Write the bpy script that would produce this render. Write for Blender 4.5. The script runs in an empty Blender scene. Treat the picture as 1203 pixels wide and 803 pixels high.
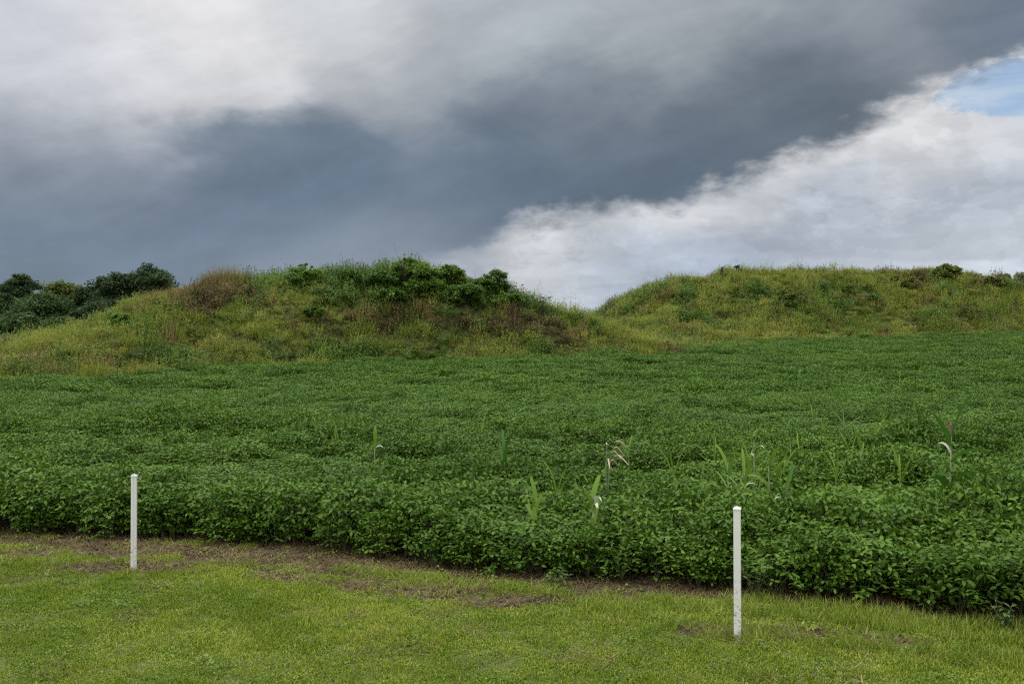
import bpy, math, random
import numpy as np
from math import radians as R

S = bpy.context.scene
COL = S.collection
rng = np.random.default_rng(11)
random.seed(11)

# ------------------------------------------------------------------ camera
CAM_H = 2.4
FPX = 1203 * 35.0 / 36.0          # focal length in photo pixels
CX, CY = 601.5, 401.5
cam_d = bpy.data.cameras.new('camera')
cam_d.lens = 35.0
cam_d.sensor_width = 36.0
cam_d.clip_end = 8000.0
cam = bpy.data.objects.new('camera', cam_d)
COL.objects.link(cam)
cam.location = (0, 0, CAM_H)
cam.rotation_euler = (R(90), 0, 0)
S.camera = cam

# ------------------------------------------------------------------ exposure
S.view_settings.view_transform = 'Standard'
S.view_settings.look = 'None'
S.view_settings.gamma = 1.0
S.view_settings.exposure = 0.0
S.view_settings.use_curve_mapping = False
S.cycles.use_denoising = False
S.cycles.filter_width = 1.2
S.cycles.max_bounces = 6
S.cycles.transparent_max_bounces = 4
SUN_EL, SUN_AZ = 54.0, -84.0       # azimuth measured from +Y (view direction), negative = to the left
SUN_STRENGTH = 1.5
WORLD_STRENGTH = 0.1


def lin(c):
    return tuple(((v / 255.0) / 12.92 if v / 255.0 <= 0.04045 else ((v / 255.0 + 0.055) / 1.055) ** 2.4) for v in c)


# ------------------------------------------------------------------ world: sky and storm cloud
world = bpy.data.worlds.new('World')
S.world = world
world.use_nodes = True
NT = world.node_tree
NT.nodes.clear()


class V:
    """A scalar socket with arithmetic that builds Math nodes."""
    tree = NT

    def __init__(s, sock): s.s = sock

    @staticmethod
    def m(op, *a, clamp=False):
        n = V.tree.nodes.new('ShaderNodeMath')
        n.operation = op
        n.use_clamp = clamp
        for i, x in enumerate(a):
            if isinstance(x, V): V.tree.links.new(x.s, n.inputs[i])
            else: n.inputs[i].default_value = x
        return V(n.outputs[0])

    def __add__(a, b): return V.m('ADD', a, b)
    __radd__ = __add__
    def __sub__(a, b): return V.m('SUBTRACT', a, b)
    def __rsub__(a, b): return V.m('SUBTRACT', b, a)
    def __mul__(a, b): return V.m('MULTIPLY', a, b)
    __rmul__ = __mul__
    def __truediv__(a, b): return V.m('DIVIDE', a, b)
    def __rtruediv__(a, b): return V.m('DIVIDE', b, a)


def smooth(x, a, b):
    n = V.tree.nodes.new('ShaderNodeMapRange')
    n.interpolation_type = 'SMOOTHSTEP'
    V.tree.links.new(x.s, n.inputs[0])
    n.inputs[1].default_value = a
    n.inputs[2].default_value = b
    return V(n.outputs[0])


def node(kind, **kw):
    n = V.tree.nodes.new(kind)
    for k, v in kw.items(): setattr(n, k, v)
    return n


def mixc(f, a, b):
    n = node('ShaderNodeMix', data_type='RGBA', clamp_factor=True)
    L = V.tree.links
    if isinstance(f, V): L.new(f.s, n.inputs[0])
    else: n.inputs[0].default_value = f
    for i, c in ((6, a), (7, b)):
        if isinstance(c, (tuple, list)): n.inputs[i].default_value = (*c[:3], 1)
        else: L.new(c, n.inputs[i])
    return n.outputs[2]


def noise(vec, scale, detail=6, rough=0.55, dist=0.0, offset=(0, 0, 0)):
    L = V.tree.links
    mp = node('ShaderNodeMapping')
    L.new(vec, mp.inputs[0])
    mp.inputs[1].default_value = offset
    n = node('ShaderNodeTexNoise', noise_dimensions='3D')
    L.new(mp.outputs[0], n.inputs['Vector'])
    n.inputs['Scale'].default_value = scale
    n.inputs['Detail'].default_value = detail
    n.inputs['Roughness'].default_value = rough
    n.inputs['Distortion'].default_value = dist
    return V(n.outputs[0])


def build_world():
    L = NT.links
    tc = node('ShaderNodeTexCoord')
    sx = node('ShaderNodeSeparateXYZ')
    L.new(tc.outputs['Generated'], sx.inputs[0])
    x, y, z = (V(o) for o in sx.outputs)
    az = V.m('ARCTAN2', x, y)
    r = V.m('SQRT', x * x + y * y)
    w = V.m('MINIMUM', z / V.m('MAXIMUM', r, 0.05), 4.0)
    # direction with the vertical stretched: cloud features lie flatter than they are wide
    cb = node('ShaderNodeCombineXYZ')
    L.new(x.s, cb.inputs[0]); L.new(y.s, cb.inputs[1]); L.new((z * 1.9).s, cb.inputs[2])
    d = cb.outputs[0]
    nL = noise(d, 3.2, 4, 0.5, 0.3)
    nL2 = noise(d, 3.2, 4, 0.5, 0.3, (3.1, 7.7, 1.9))
    nM = noise(d, 9.0, 7, 0.58, 0.15, (1.3, 2.2, 5.1))
    nM2 = noise(d, 8.0, 7, 0.58, 0.1, (9.3, 4.2, 2.1))
    nH = noise(d, 24.0, 6, 0.6, 0.0, (5.3, 1.2, 8.1))
    azw = az + (nL - 0.5) * 0.16 + (nM - 0.5) * 0.12
    ww = w + (nL2 - 0.5) * 0.09 + (nM2 - 0.5) * 0.09
    cw = node('ShaderNodeCombineXYZ')
    L.new(azw.s, cw.inputs[0]); L.new((ww * 1.35).s, cw.inputs[1])

    def aw(px, py):
        u, v = (px - CX) / FPX, (CY - py) / FPX
        a = math.atan(u)
        return a, v * math.cos(a)

    def field(pts, sig, P=cw.outputs[0], k=1.35):
        tot = None; acc = None
        for px, py, c in pts:
            a, e = aw(px, py)
            dn = node('ShaderNodeVectorMath', operation='DISTANCE')
            L.new(P, dn.inputs[0]); dn.inputs[1].default_value = (a, e * k, 0)
            q = V(dn.outputs[1])
            g = V.m('POWER', math.e, (q * q) * (-0.5 / sig ** 2)) + 1e-9
            sc = node('ShaderNodeVectorMath', operation='SCALE')
            sc.inputs[0].default_value = lin(c)
            L.new(g.s, sc.inputs['Scale'])
            if acc is None: acc, tot = sc.outputs[0], g
            else:
                ad = node('ShaderNodeVectorMath', operation='ADD')
                L.new(acc, ad.inputs[0]); L.new(sc.outputs[0], ad.inputs[1])
                acc, tot = ad.outputs[0], tot + g
        dv = node('ShaderNodeVectorMath', operation='SCALE')
        L.new(acc, dv.inputs[0]); L.new((1.0 / tot).s, dv.inputs['Scale'])
        return dv.outputs[0]

    def blob(px, py, rx, ry):
        a, e = aw(px, py)
        qx = (az - a) * (FPX / rx)
        qy = (w - e) * (FPX / ry)
        return V.m('POWER', math.e, (qx * qx + qy * qy) * -0.5)

    storm = field([
        (60, 40, (206, 209, 217)), (215, 55, (234, 234, 235)), (400, 25, (208, 211, 214)), (600, 20, (176, 183, 190)),
        (800, 30, (164, 171, 178)), (1000, 20, (142, 149, 159)), (1190, 10, (109, 122, 137)), (90, 130, (176, 181, 190)),
        (250, 118, (216, 217, 220)), (460, 110, (165, 171, 179)), (700, 120, (124, 135, 146)), (900, 110, (99, 112, 124)),
        (40, 205, (128, 139, 154)), (180, 200, (126, 137, 153)), (330, 190, (110, 127, 145)), (450, 225, (110, 127, 143)),
        (600, 200, (98, 114, 131)), (520, 262, (98, 114, 132)), (760, 190, (98, 113, 129)), (60, 290, (112, 128, 145)), (250, 268, (99, 117, 138)),
        (420, 268, (100, 118, 138)), (30, 335, (121, 137, 152)), (150, 325, (124, 139, 154)), (290, 316, (128, 142, 157)), (400, 304, (143, 155, 169)), (460, 298, (154, 164, 177)),
        (-250, 60, (190, 193, 199)), (-250, 250, (125, 137, 152)), (1500, -60, (108, 120, 134))], 0.052)
    # darker scud with a torn upper edge inside the storm cloud
    sc = blob(345, 188, 125, 58) + (nM - 0.5) * 0.9 + (nH - 0.5) * 0.3
    storm = mixc(smooth(sc, 0.40, 0.80) * 0.8, storm, lin((104, 121, 139)))
    # fine billow shading
    al, ac = az * 0.94 + w * 0.34, w * 0.94 - az * 0.34        # along and across the cloud's lower edge
    cd = node('ShaderNodeCombineXYZ')
    L.new((al * 2.0).s, cd.inputs[0]); L.new((ac * 6.5).s, cd.inputs[1])
    nD = noise(cd.outputs[0], 3.4, 8, 0.6, 0.35, (4.1, 2.7, 0.6))
    shade = 1.0 + (nM2 - 0.5) * 0.30 + (nD - 0.5) * 0.50 + (nH - 0.5) * 0.15
    vs = node('ShaderNodeVectorMath', operation='SCALE')
    L.new(storm, vs.inputs[0]); L.new(shade.s, vs.inputs['Scale'])
    storm = vs.outputs[0]

    # brighter, higher cloud seen below and to the right of the storm cloud
    white = field([
        (560, 310, (186, 192, 202)), (640, 275, (222, 223, 226)), (660, 345, (222, 223, 225)), (760, 245, (224, 225, 227)),
        (740, 300, (180, 190, 204)), (700, 320, (176, 188, 203)), (620, 335, (205, 208, 212)), (860, 215, (228, 229, 231)), (900, 260, (180, 189, 202)), (980, 165, (228, 229, 231)),
        (1080, 140, (230, 231, 232)), (1100, 200, (212, 215, 220)), (1160, 250, (186, 195, 208)), (1000, 245, (180, 189, 203)),
        (1000, 290, (196, 205, 217)), (850, 305, (178, 190, 206)), (1180, 300, (203, 211, 222)), (1190, 150, (214, 219, 226)),
        (690, 375, (180, 200, 222)), (480, 305, (150, 160, 174)), (530, 300, (172, 180, 192)), (1500, 200, (205, 209, 216))], 0.032)
    puff = smooth(noise(d, 7.5, 9, 0.56, 0.25, (2.2, 6.1, 3.3)), 0.47, 0.58)
    streak_v = node('ShaderNodeCombineXYZ')
    L.new(x.s, streak_v.inputs[0]); L.new(y.s, streak_v.inputs[1]); L.new((z * 9.0).s, streak_v.inputs[2])
    streak = smooth(noise(streak_v.outputs[0], 5.0, 6, 0.55, 0.2), 0.42, 0.62)
    low_w = smooth(w, 0.02, 0.16)

    def billow(scale, off, lo, wid):
        q = noise(d, scale, 9, 0.58, 0.2, off)              # crisp sunlit rim, greyer towards the inside
        return smooth(q, lo, lo + wid) * (1.0 - smooth(q, lo + wid, lo + wid * 7.0) * 0.75)
    b1, b2, b3 = billow(6.0, (2.9, 1.1, 4.4), .47, .030), billow(11.0, (7.1, 3.1, .4), .49, .030), billow(20.0, (1.1, 8.1, 2.4), .50, .04)
    k = 0.815 + puff * (0.05 + 0.08 * low_w) + b1 * 0.075 + b2 * 0.06 + b3 * 0.04 + (streak - 0.5) * (0.13 - 0.08 * low_w) + (nH - 0.5) * 0.10
    vs2 = node('ShaderNodeVectorMath', operation='SCALE')
    L.new(white, vs2.inputs[0]); L.new(k.s, vs2.inputs['Scale'])
    white = vs2.outputs[0]

    sky = node('ShaderNodeTexSky', sky_type='NISHITA', sun_disc=False)
    sky.sun_elevation = R(SUN_EL)
    sky.sun_rotation = R(SUN_AZ)
    sky.air_density = 1.0
    sky.dust_density = 1.0
    skyc = node('ShaderNodeVectorMath', operation='SCALE')
    L.new(sky.outputs[0], skyc.inputs[0]); skyc.inputs['Scale'].default_value = 0.145
    gap = blob(1200, 98, 66, 26) + (nM - 0.5) * 1.1 + (nH - 0.5) * 0.9
    low = mixc(smooth(gap, 0.46, 0.66) * (0.95 - streak * 0.35), white, skyc.outputs[0])

    # lower edge of the storm cloud as a function of azimuth
    edge = [(-400, 420), (0, 420), (380, 335), (440, 316), (490, 304), (560, 293), (592, 274), (640, 262), (740, 254), (800, 238), (870, 214), (960, 182),
            (1010, 156), (1090, 108), (1203, 62), (1500, -40)]
    fc = node('ShaderNodeFloatCurve')
    cm = fc.mapping
    A0, A1, W0, W1 = -0.8, 0.8, -0.1, 0.5
    pts = [((aw(px, py)[0] - A0) / (A1 - A0), (aw(px, py)[1] - W0) / (W1 - W0)) for px, py in edge]
    c0 = cm.curves[0]
    c0.points[0].location = (0, pts[0][1]); c0.points[1].location = (1, pts[-1][1])
    for p in pts: c0.points.new(*p)
    for p in c0.points: p.handle_type = 'AUTO_CLAMPED'
    cm.update()
    L.new(((az - A0) * (1 / (A1 - A0))).s, fc.inputs['Value'])
    el = V(fc.outputs[0]) * (W1 - W0) + W0
    dist = w - el + (nM - 0.5) * 0.080 + (nH - 0.5) * 0.042 + (nL - 0.5) * 0.02
    soft = smooth(az, -0.28, -0.02)       # the edge is ragged on the left, firmer on the right
    mk = smooth(dist, -0.014, 0.017)
    mk2 = smooth(dist, -0.05, 0.06)
    mask = mk * soft + mk2 * (1.0 - soft)
    col = mixc(mask, low, storm)
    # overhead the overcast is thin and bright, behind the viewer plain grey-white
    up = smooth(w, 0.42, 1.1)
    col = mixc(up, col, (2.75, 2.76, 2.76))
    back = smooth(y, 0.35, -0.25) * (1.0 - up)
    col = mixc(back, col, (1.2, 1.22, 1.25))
    # below the horizon: dull ground haze
    col = mixc(smooth(w, 0.0, -0.06), col, (0.12, 0.14, 0.12))
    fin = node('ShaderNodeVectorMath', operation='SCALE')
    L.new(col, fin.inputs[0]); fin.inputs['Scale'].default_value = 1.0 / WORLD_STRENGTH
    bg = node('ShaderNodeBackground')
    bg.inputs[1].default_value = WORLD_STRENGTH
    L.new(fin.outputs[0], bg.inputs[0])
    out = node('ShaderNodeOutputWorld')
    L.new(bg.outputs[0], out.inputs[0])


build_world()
world.cycles.sampling_method = 'MANUAL'
world.cycles.sample_map_resolution = 512

sun_d = bpy.data.lights.new('sun', 'SUN')
sun_d.energy = SUN_STRENGTH
sun_d.angle = R(14)
sun_d.color = (1.0, 0.96, 0.88)
sun = bpy.data.objects.new('sun', sun_d)
COL.objects.link(sun)
sun.rotation_euler = (R(90 - SUN_EL), 0, R(180 - SUN_AZ))   # light travels away from the sun's azimuth
sun.location = (-20, 5, 40)


# ------------------------------------------------------------------ helpers
def tag(o, label=None, cat=None, group=None, kind=None):
    if label: o['label'] = label
    if cat: o['category'] = cat
    if group: o['group'] = group
    if kind: o['kind'] = kind
    return o


def sstep(x, a, b):
    t = np.clip((np.asarray(x, float) - a) / (b - a), 0, 1)
    return t * t * (3 - 2 * t)


_perm = np.random.default_rng(5).random((256, 256))


def vnoise(x, y):
    xi, yi = np.floor(x).astype(int), np.floor(y).astype(int)
    fx, fy = x - xi, y - yi
    fx, fy = fx * fx * (3 - 2 * fx), fy * fy * (3 - 2 * fy)
    p = lambda a, b: _perm[a % 256, b % 256]
    return (p(xi, yi) * (1 - fx) + p(xi + 1, yi) * fx) * (1 - fy) + (p(xi, yi + 1) * (1 - fx) + p(xi + 1, yi + 1) * fx) * fy


def fbm(x, y, s=1.0, o=4, seed=0.0):
    x, y = np.asarray(x, float), np.asarray(y, float)
    v, a, t = 0, 1.0, 0
    for i in range(o):
        v = v + a * vnoise(x * s + 17.3 * i + seed, y * s + 9.1 * i + seed * 1.7)
        t += a; a *= 0.5; s *= 2.03
    return v / t


def mesh_np(name, verts, faces, mat=None, smooth=False, attrs=None, quads=False):
    """Mesh from arrays; faces (n,3) or (n,4); attrs = {name: per-vertex float array}."""
    me = bpy.data.meshes.new(name)
    verts = np.ascontiguousarray(verts, np.float32); faces = np.ascontiguousarray(faces, np.int32)
    n, k = faces.shape
    me.vertices.add(len(verts)); me.vertices.foreach_set('co', verts.ravel())
    me.loops.add(n * k); me.loops.foreach_set('vertex_index', faces.ravel())
    me.polygons.add(n)
    me.polygons.foreach_set('loop_start', np.arange(0, n * k, k, dtype=np.int32))
    me.polygons.foreach_set('use_smooth', np.full(n, smooth, dtype=bool))
    for an, av in (attrs or {}).items():
        av = np.asarray(av, np.float32)
        if av.ndim == 1:
            at = me.attributes.new(an, 'FLOAT', 'POINT'); at.data.foreach_set('value', av)
        else:
            at = me.attributes.new(an, 'FLOAT_VECTOR', 'POINT'); at.data.foreach_set('vector', av.ravel())
    me.update(calc_edges=True)
    if mat: me.materials.append(mat)
    return me


def link(name, me, parent=None, loc=None):
    o = bpy.data.objects.new(name, me)
    COL.objects.link(o)
    if parent: o.parent = parent
    if loc is not None: o.location = loc
    return o


def empty(name, loc, rz=0.0):
    o = bpy.data.objects.new(name, None)
    COL.objects.link(o)
    o.location = loc; o.rotation_euler = (0, 0, rz)
    o.empty_display_size = 0.2
    return o


class Geo:
    """Collects triangles with a per-vertex 'leaf' value."""
    def __init__(s): s.v, s.f, s.a, s.n = [], [], [], 0

    def add(s, v, f, a=0.0):
        v = np.asarray(v, float).reshape(-1, 3); f = np.asarray(f, int).reshape(-1, 3)
        s.v.append(v); s.f.append(f + s.n)
        s.a.append(np.broadcast_to(np.asarray(a, float), (len(v),)))
        s.n += len(v)

    def mesh(s, name, mat, smooth=False):
        return mesh_np(name, np.concatenate(s.v), np.concatenate(s.f), mat, smooth, {'leaf': np.concatenate(s.a)})


# leaf templates in a frame: x across, y along, z up
LEAF8 = (np.array([(0, 0, 0), (-.40, .30, .10), (0, .28, 0), (.40, .30, .10), (-.36, .62, .05), (0, .62, -.04), (.36, .62, .05), (0, 1.0, -.16)]),
         np.array([(0, 2, 1), (0, 3, 2), (1, 2, 5), (1, 5, 4), (2, 3, 6), (2, 6, 5), (4, 5, 7), (5, 6, 7)]))
LEAF4 = (np.array([(0, 0, 0), (-.42, .45, .06), (.42, .45, .06), (0, 1.0, -.12)]), np.array([(0, 2, 1), (1, 2, 3)]))


def leaves(geo, pos, yaw, pitch, roll, length, width, tmpl=LEAF4, val=None):
    """Place n leaves: tip direction from yaw and pitch (up positive), rolled about their own axis."""
    n = len(pos)
    T, F = tmpl
    cy, sy, cp, sp = np.cos(yaw), np.sin(yaw), np.cos(pitch), np.sin(pitch)
    Y = np.stack([cy * cp, sy * cp, sp], 1)
    X0 = np.stack([sy, -cy, np.zeros(n)], 1)
    Z0 = np.cross(X0, Y)
    cr, sr = np.cos(roll)[:, None], np.sin(roll)[:, None]
    X = X0 * cr + Z0 * sr
    Z = Z0 * cr - X0 * sr
    L, W = np.asarray(length)[:, None, None], np.asarray(width)[:, None, None]
    v = pos[:, None, :] + (T[None, :, 0:1] * W) * X[:, None, :] + (T[None, :, 1:2] * L) * Y[:, None, :] + (T[None, :, 2:3] * L) * Z[:, None, :]
    k = len(T)
    f = F[None] + (np.arange(n) * k)[:, None, None]
    if val is None: val = rng.random(n)
    geo.add(v.reshape(-1, 3), f.reshape(-1, 3), np.repeat(val, k))


def blades(geo, pos, yaw, lean, bend, height, width, val=None, seg=3):
    """Grass blades: tapered ribbons that lean and bend over."""
    n = len(pos)
    ts = np.linspace(0, 1, seg + 1)
    ang = lean[:, None] + bend[:, None] * ts[None, :]           # angle from vertical
    step = height[:, None] / seg
    hx = np.concatenate([np.zeros((n, 1)), np.cumsum(np.sin(ang[:, :-1]) * step, 1)], 1)
    hz = np.concatenate([np.zeros((n, 1)), np.cumsum(np.cos(ang[:, :-1]) * step, 1)], 1)
    c = pos[:, None, :] + np.stack([np.cos(yaw)[:, None] * hx, np.sin(yaw)[:, None] * hx, hz], 2)
    wv = width[:, None] * (1 - ts[None, :] ** 1.6) * 0.5
    tw = yaw + rng.normal(0, 0.5, n)
    side = np.stack([-np.sin(tw), np.cos(tw), np.zeros(n)], 1)[:, None, :]
    a, b = c - side * wv[:, :, None], c + side * wv[:, :, None]
    v = np.stack([a[:, :-1], b[:, :-1]], 2).reshape(n, -1, 3)      # pairs, then tip
    v = np.concatenate([v, c[:, -1:, :]], 1)
    k = v.shape[1]
    F = []
    for i in range(seg - 1):
        F += [(2 * i, 2 * i + 1, 2 * i + 3), (2 * i, 2 * i + 3, 2 * i + 2)]
    F.append((2 * seg - 2, 2 * seg - 1, 2 * seg))
    F = np.array(F)
    if val is None: val = rng.random(n)
    geo.add(v.reshape(-1, 3), (F[None] + (np.arange(n) * k)[:, None, None]).reshape(-1, 3), np.repeat(val, k))


def tube(geo, pts, radii, sides=6, val=0.5, cap=True):
    pts = np.asarray(pts, float); radii = np.asarray(radii, float)
    n = len(pts)
    tan = np.gradient(pts, axis=0)
    tan /= np.linalg.norm(tan, axis=1)[:, None] + 1e-9
    ref = np.where(np.abs(tan[:, 2:3]) > 0.9, np.array([[1.0, 0, 0]]), np.array([[0, 0, 1.0]]))
    u = np.cross(tan, ref); u /= np.linalg.norm(u, axis=1)[:, None] + 1e-9
    w = np.cross(tan, u)
    an = np.arange(sides) * 2 * np.pi / sides
    v = pts[:, None] + radii[:, None, None] * (np.cos(an)[None, :, None] * u[:, None] + np.sin(an)[None, :, None] * w[:, None])
    F = []
    for i in range(n - 1):
        for j in range(sides):
            a, b = i * sides + j, i * sides + (j + 1) % sides
            F += [(a, b, b + sides), (a, b + sides, a + sides)]
    v = v.reshape(-1, 3)
    if cap:
        v = np.concatenate([v, pts[-1:]])
        for j in range(sides): F.append(((n - 1) * sides + j, (n - 1) * sides + (j + 1) % sides, n * sides))
    geo.add(v, F, val)


# ------------------------------------------------------------------ materials
def new_mat(name):
    m = bpy.data.materials.new(name)
    m.use_nodes = True
    m.node_tree.nodes.clear()
    V.tree = m.node_tree
    return m


def attr(name, kind='GEOMETRY'):
    return V(node('ShaderNodeAttribute', attribute_name=name, attribute_type=kind).outputs['Fac'])


def foliage(name, dark, mid, light, trans=0.3, rough=0.55, spec=0.25, tint=True, tcol=None):
    """Leaf material: three leaf colours by the leaf's own number, shifted by its plant's number."""
    m = new_mat(name)
    L = m.node_tree.links
    lf = attr('leaf')
    ramp = node('ShaderNodeValToRGB')
    e = ramp.color_ramp.elements
    e[0].color = (*dark, 1); e[1].color = (*light, 1)
    e.new(0.5).color = (*mid, 1)
    f = lf
    if tint:
        tn = attr('tint', 'INSTANCER')
        f = V.m('ADD', lf * 0.55, tn * 0.45, clamp=True)
    L.new(f.s, ramp.inputs[0])
    bs = node('ShaderNodeBsdfPrincipled')
    L.new(ramp.outputs[0], bs.inputs['Base Color'])
    bs.inputs['Roughness'].default_value = rough
    bs.inputs['Specular IOR Level'].default_value = spec
    tr = node('ShaderNodeBsdfTranslucent')
    if tcol: tr.inputs[0].default_value = (*tcol, 1)
    else: L.new(ramp.outputs[0], tr.inputs[0])
    mx = node('ShaderNodeMixShader')
    mx.inputs[0].default_value = trans
    L.new(bs.outputs[0], mx.inputs[1]); L.new(tr.outputs[0], mx.inputs[2])
    out = node('ShaderNodeOutputMaterial')
    L.new(mx.outputs[0], out.inputs[0])
    return m


def plain(name, c1, c2, scale=8.0, rough=0.8, spec=0.2, bump=0.0):
    m = new_mat(name)
    L = m.node_tree.links
    tc = node('ShaderNodeTexCoord')
    n = noise(tc.outputs['Object'], scale, 6, 0.6)
    bs = node('ShaderNodeBsdfPrincipled')
    L.new(mixc(smooth(n, 0.35, 0.65), c1, c2), bs.inputs['Base Color'])
    bs.inputs['Roughness'].default_value = rough
    bs.inputs['Specular IOR Level'].default_value = spec
    if bump:
        b = node('ShaderNodeBump')
        b.inputs['Strength'].default_value = bump
        L.new(n.s, b.inputs['Height']); L.new(b.outputs[0], bs.inputs['Normal'])
    out = node('ShaderNodeOutputMaterial')
    L.new(bs.outputs[0], out.inputs[0])
    return m


M = {}
M['soy'] = foliage('soybean leaf', (.032, .072, .006), (.064, .134, .011), (.128, .216, .022), 0.24, 0.5, 0.17)
M['soy_stem'] = plain('soybean stem', (.06, .08, .03), (.10, .09, .05))
M['lawn'] = foliage('lawn blade', (.070, .122, .007), (.170, .240, .018), (.370, .380, .065), 0.3, 0.5, 0.15)
M['verge'] = foliage('verge grass blade', (.078, .130, .010), (.165, .225, .022), (.300, .315, .070), 0.3, 0.5, 0.15)
M['litter'] = foliage('dead straw', (.058, .044, .018), (.125, .096, .042), (.26, .21, .10), 0.05, 0.8, 0.1)
M['grass_green'] = foliage('mound grass green', (.085, .140, .018), (.160, .222, .032), (.250, .290, .062), 0.3, 0.6, 0.12)
M['grass_yellow'] = foliage('mound grass yellow', (.130, .155, .022), (.218, .245, .040), (.325, .325, .082), 0.3, 0.6, 0.12)
M['grass_tan'] = foliage('mound grass tan', (.095, .070, .028), (.190, .145, .058), (.300, .250, .100), 0.2, 0.7, 0.1)
M['weed_brown'] = foliage('withered weed', (.055, .040, .018), (.125, .090, .042), (.200, .190, .070), 0.15, 0.7, 0.1)
M['forb'] = foliage('broad weed leaf', (.040, .085, .012), (.085, .155, .022), (.170, .245, .045), 0.25, 0.55, 0.18)
M['shrub'] = foliage('shrub leaf', (.031, .075, .010), (.068, .140, .018), (.142, .225, .034), 0.3, 0.5, 0.2, tint=False)
M['bush_lit'] = foliage('light shrub leaf', (.052, .112, .012), (.105, .195, .022), (.195, .290, .044), 0.3, 0.5, 0.2, tint=False)
M['bush_olive'] = foliage('olive shrub leaf', (.075, .100, .020), (.130, .160, .034), (.195, .215, .056), 0.28, 0.6, 0.15, tint=False)
M['twig_leaf'] = foliage('grey twig leaf', (.07, .09, .035), (.11, .125, .055), (.17, .17, .09), 0.2, 0.7, 0.1, tint=False)
M['tree_dark'] = foliage('dark tree leaf', (.034, .055, .024), (.052, .082, .034), (.076, .114, .044), 0.25, 0.8, 0.05, tint=False)  # left wood: cloud shadow and slight grey haze put into the leaf colour
M['tree_mid'] = foliage('green tree leaf', (.040, .070, .028), (.062, .104, .038), (.092, .142, .050), 0.25, 0.8, 0.05, tint=False)  # cloud shadow and haze put into this green as well
M['tree_yellow'] = foliage('yellow green tree leaf', (.085, .112, .030), (.125, .160, .042), (.170, .205, .055), 0.25, 0.8, 0.05, tint=False)
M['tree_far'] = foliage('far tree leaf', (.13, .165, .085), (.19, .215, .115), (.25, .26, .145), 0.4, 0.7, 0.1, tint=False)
M['bark'] = plain('bark', (.035, .028, .022), (.07, .058, .045), 3.0, 0.9, 0.1, 0.4)
M['corn'] = foliage('corn leaf', (.060, .135, .012), (.110, .205, .022), (.190, .285, .042), 0.35, 0.5, 0.2, tint=False)
M['corn_dark'] = foliage('dark corn leaf', (.030, .095, .010), (.050, .130, .016), (.085, .175, .024), 0.3, 0.5, 0.2, tint=False)
M['dry'] = foliage('dry corn leaf', (.26, .25, .20), (.40, .39, .33), (.55, .54, .48), 0.15, 0.7, 0.1, tint=False)
M['corn_stalk'] = plain('corn stalk', (.10, .15, .06), (.16, .17, .10), 14.0, 0.6)
M['tassel'] = plain('tassel', (.16, .10, .07), (.24, .17, .11), 20.0, 0.8)


# ------------------------------------------------------------------ lie of the land
_gp = np.array([(-31.8, 62, -.30), (-12.4, 80, .45), (15.3, 95, .85), (20.6, 110, 1.85), (67, 130, 3.2)])
_gc = np.linalg.lstsq(np.c_[np.ones(5), _gp[:, 0], _gp[:, 1]], _gp[:, 2], rcond=None)[0]


def g(x, y):
    """Ground height: flat by the road, rising gently towards the right-hand mound."""
    x, y = np.asarray(x, float), np.asarray(y, float)
    t = sstep(y, 13, 62)
    far = 1 - sstep(y, 230, 700)
    h = _gc[0] + _gc[1] * np.clip(x, -55, 85) + _gc[2] * np.clip(y, 0, 135)
    return t * far * h + 0.03 * (fbm(x, y, 0.45, 3, 3) - .5) * sstep(y, 2, 6) * (1 - sstep(y, 14, 40))


def px2g(px, py, z=0.0):
    """Point of the level ground near the camera seen at a photo pixel."""
    d = FPX * (CAM_H - z) / (py - CY)
    return (px - CX) / FPX * d, d


# soybean field's near edge
_edge_px = [(-400, 612), (0, 628), (160, 635), (300, 641), (400, 650), (520, 667), (640, 678), (700, 684), (850, 694), (960, 704), (1080, 716),
            (1203, 733), (1500, 790), (1800, 860)]
_edge = np.array([px2g(*p) for p in _edge_px])


def edge_y(x):
    return np.interp(x, _edge[:, 0], _edge[:, 1])


# bare soil: strokes (points in the photo, half width in metres across)
def stroke_mask(x, y, strokes):
    m = np.zeros(np.shape(x))
    for pts, rad, amt in strokes:
        P = np.array([px2g(*p) for p in pts])
        best = np.full(np.shape(x), 1e9)
        if len(P) == 1: best = np.hypot((x - P[0, 0]) * 0.62, y - P[0, 1])
        for a, b in zip(P[:-1], P[1:]):
            ab = b - a
            t = np.clip(((x - a[0]) * ab[0] + (y - a[1]) * ab[1]) / (ab @ ab), 0, 1)
            best = np.minimum(best, np.hypot(x - a[0] - t * ab[0], y - a[1] - t * ab[1]))
        m = np.maximum(m, amt * (1 - sstep(best / rad, 0.55, 1.25)))
    return m


SOIL = [([(-60, 632), (0, 634), (160, 642), (300, 650), (400, 658), (520, 670), (640, 682), (760, 690), (860, 697), (980, 708), (1203, 738)], .36, 1.0),
        ([(90, 664), (130, 666), (200, 665)], .33, 1.0), ([(230, 650), (330, 660), (420, 668)], .38, .9),
        ([(300, 672), (380, 684), (450, 693), (530, 703), (600, 711)], .17, 1.0), ([(600, 708), (660, 702), (690, 696)], .30, .9),
        ([(520, 680), (600, 690)], .16, .55), ([(810, 738), (870, 742), (950, 744)], .20, 1.0), ([(990, 750), (1090, 754)], .15, .85),
        ([(-40, 648), (90, 652), (200, 656), (300, 664), (420, 676), (540, 692), (640, 704), (720, 704), (800, 704)], .36, .46), ([(0, 682), (60, 676)], .1, .5), ([(1120, 770), (1170, 768)], .1, .5)]


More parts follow.
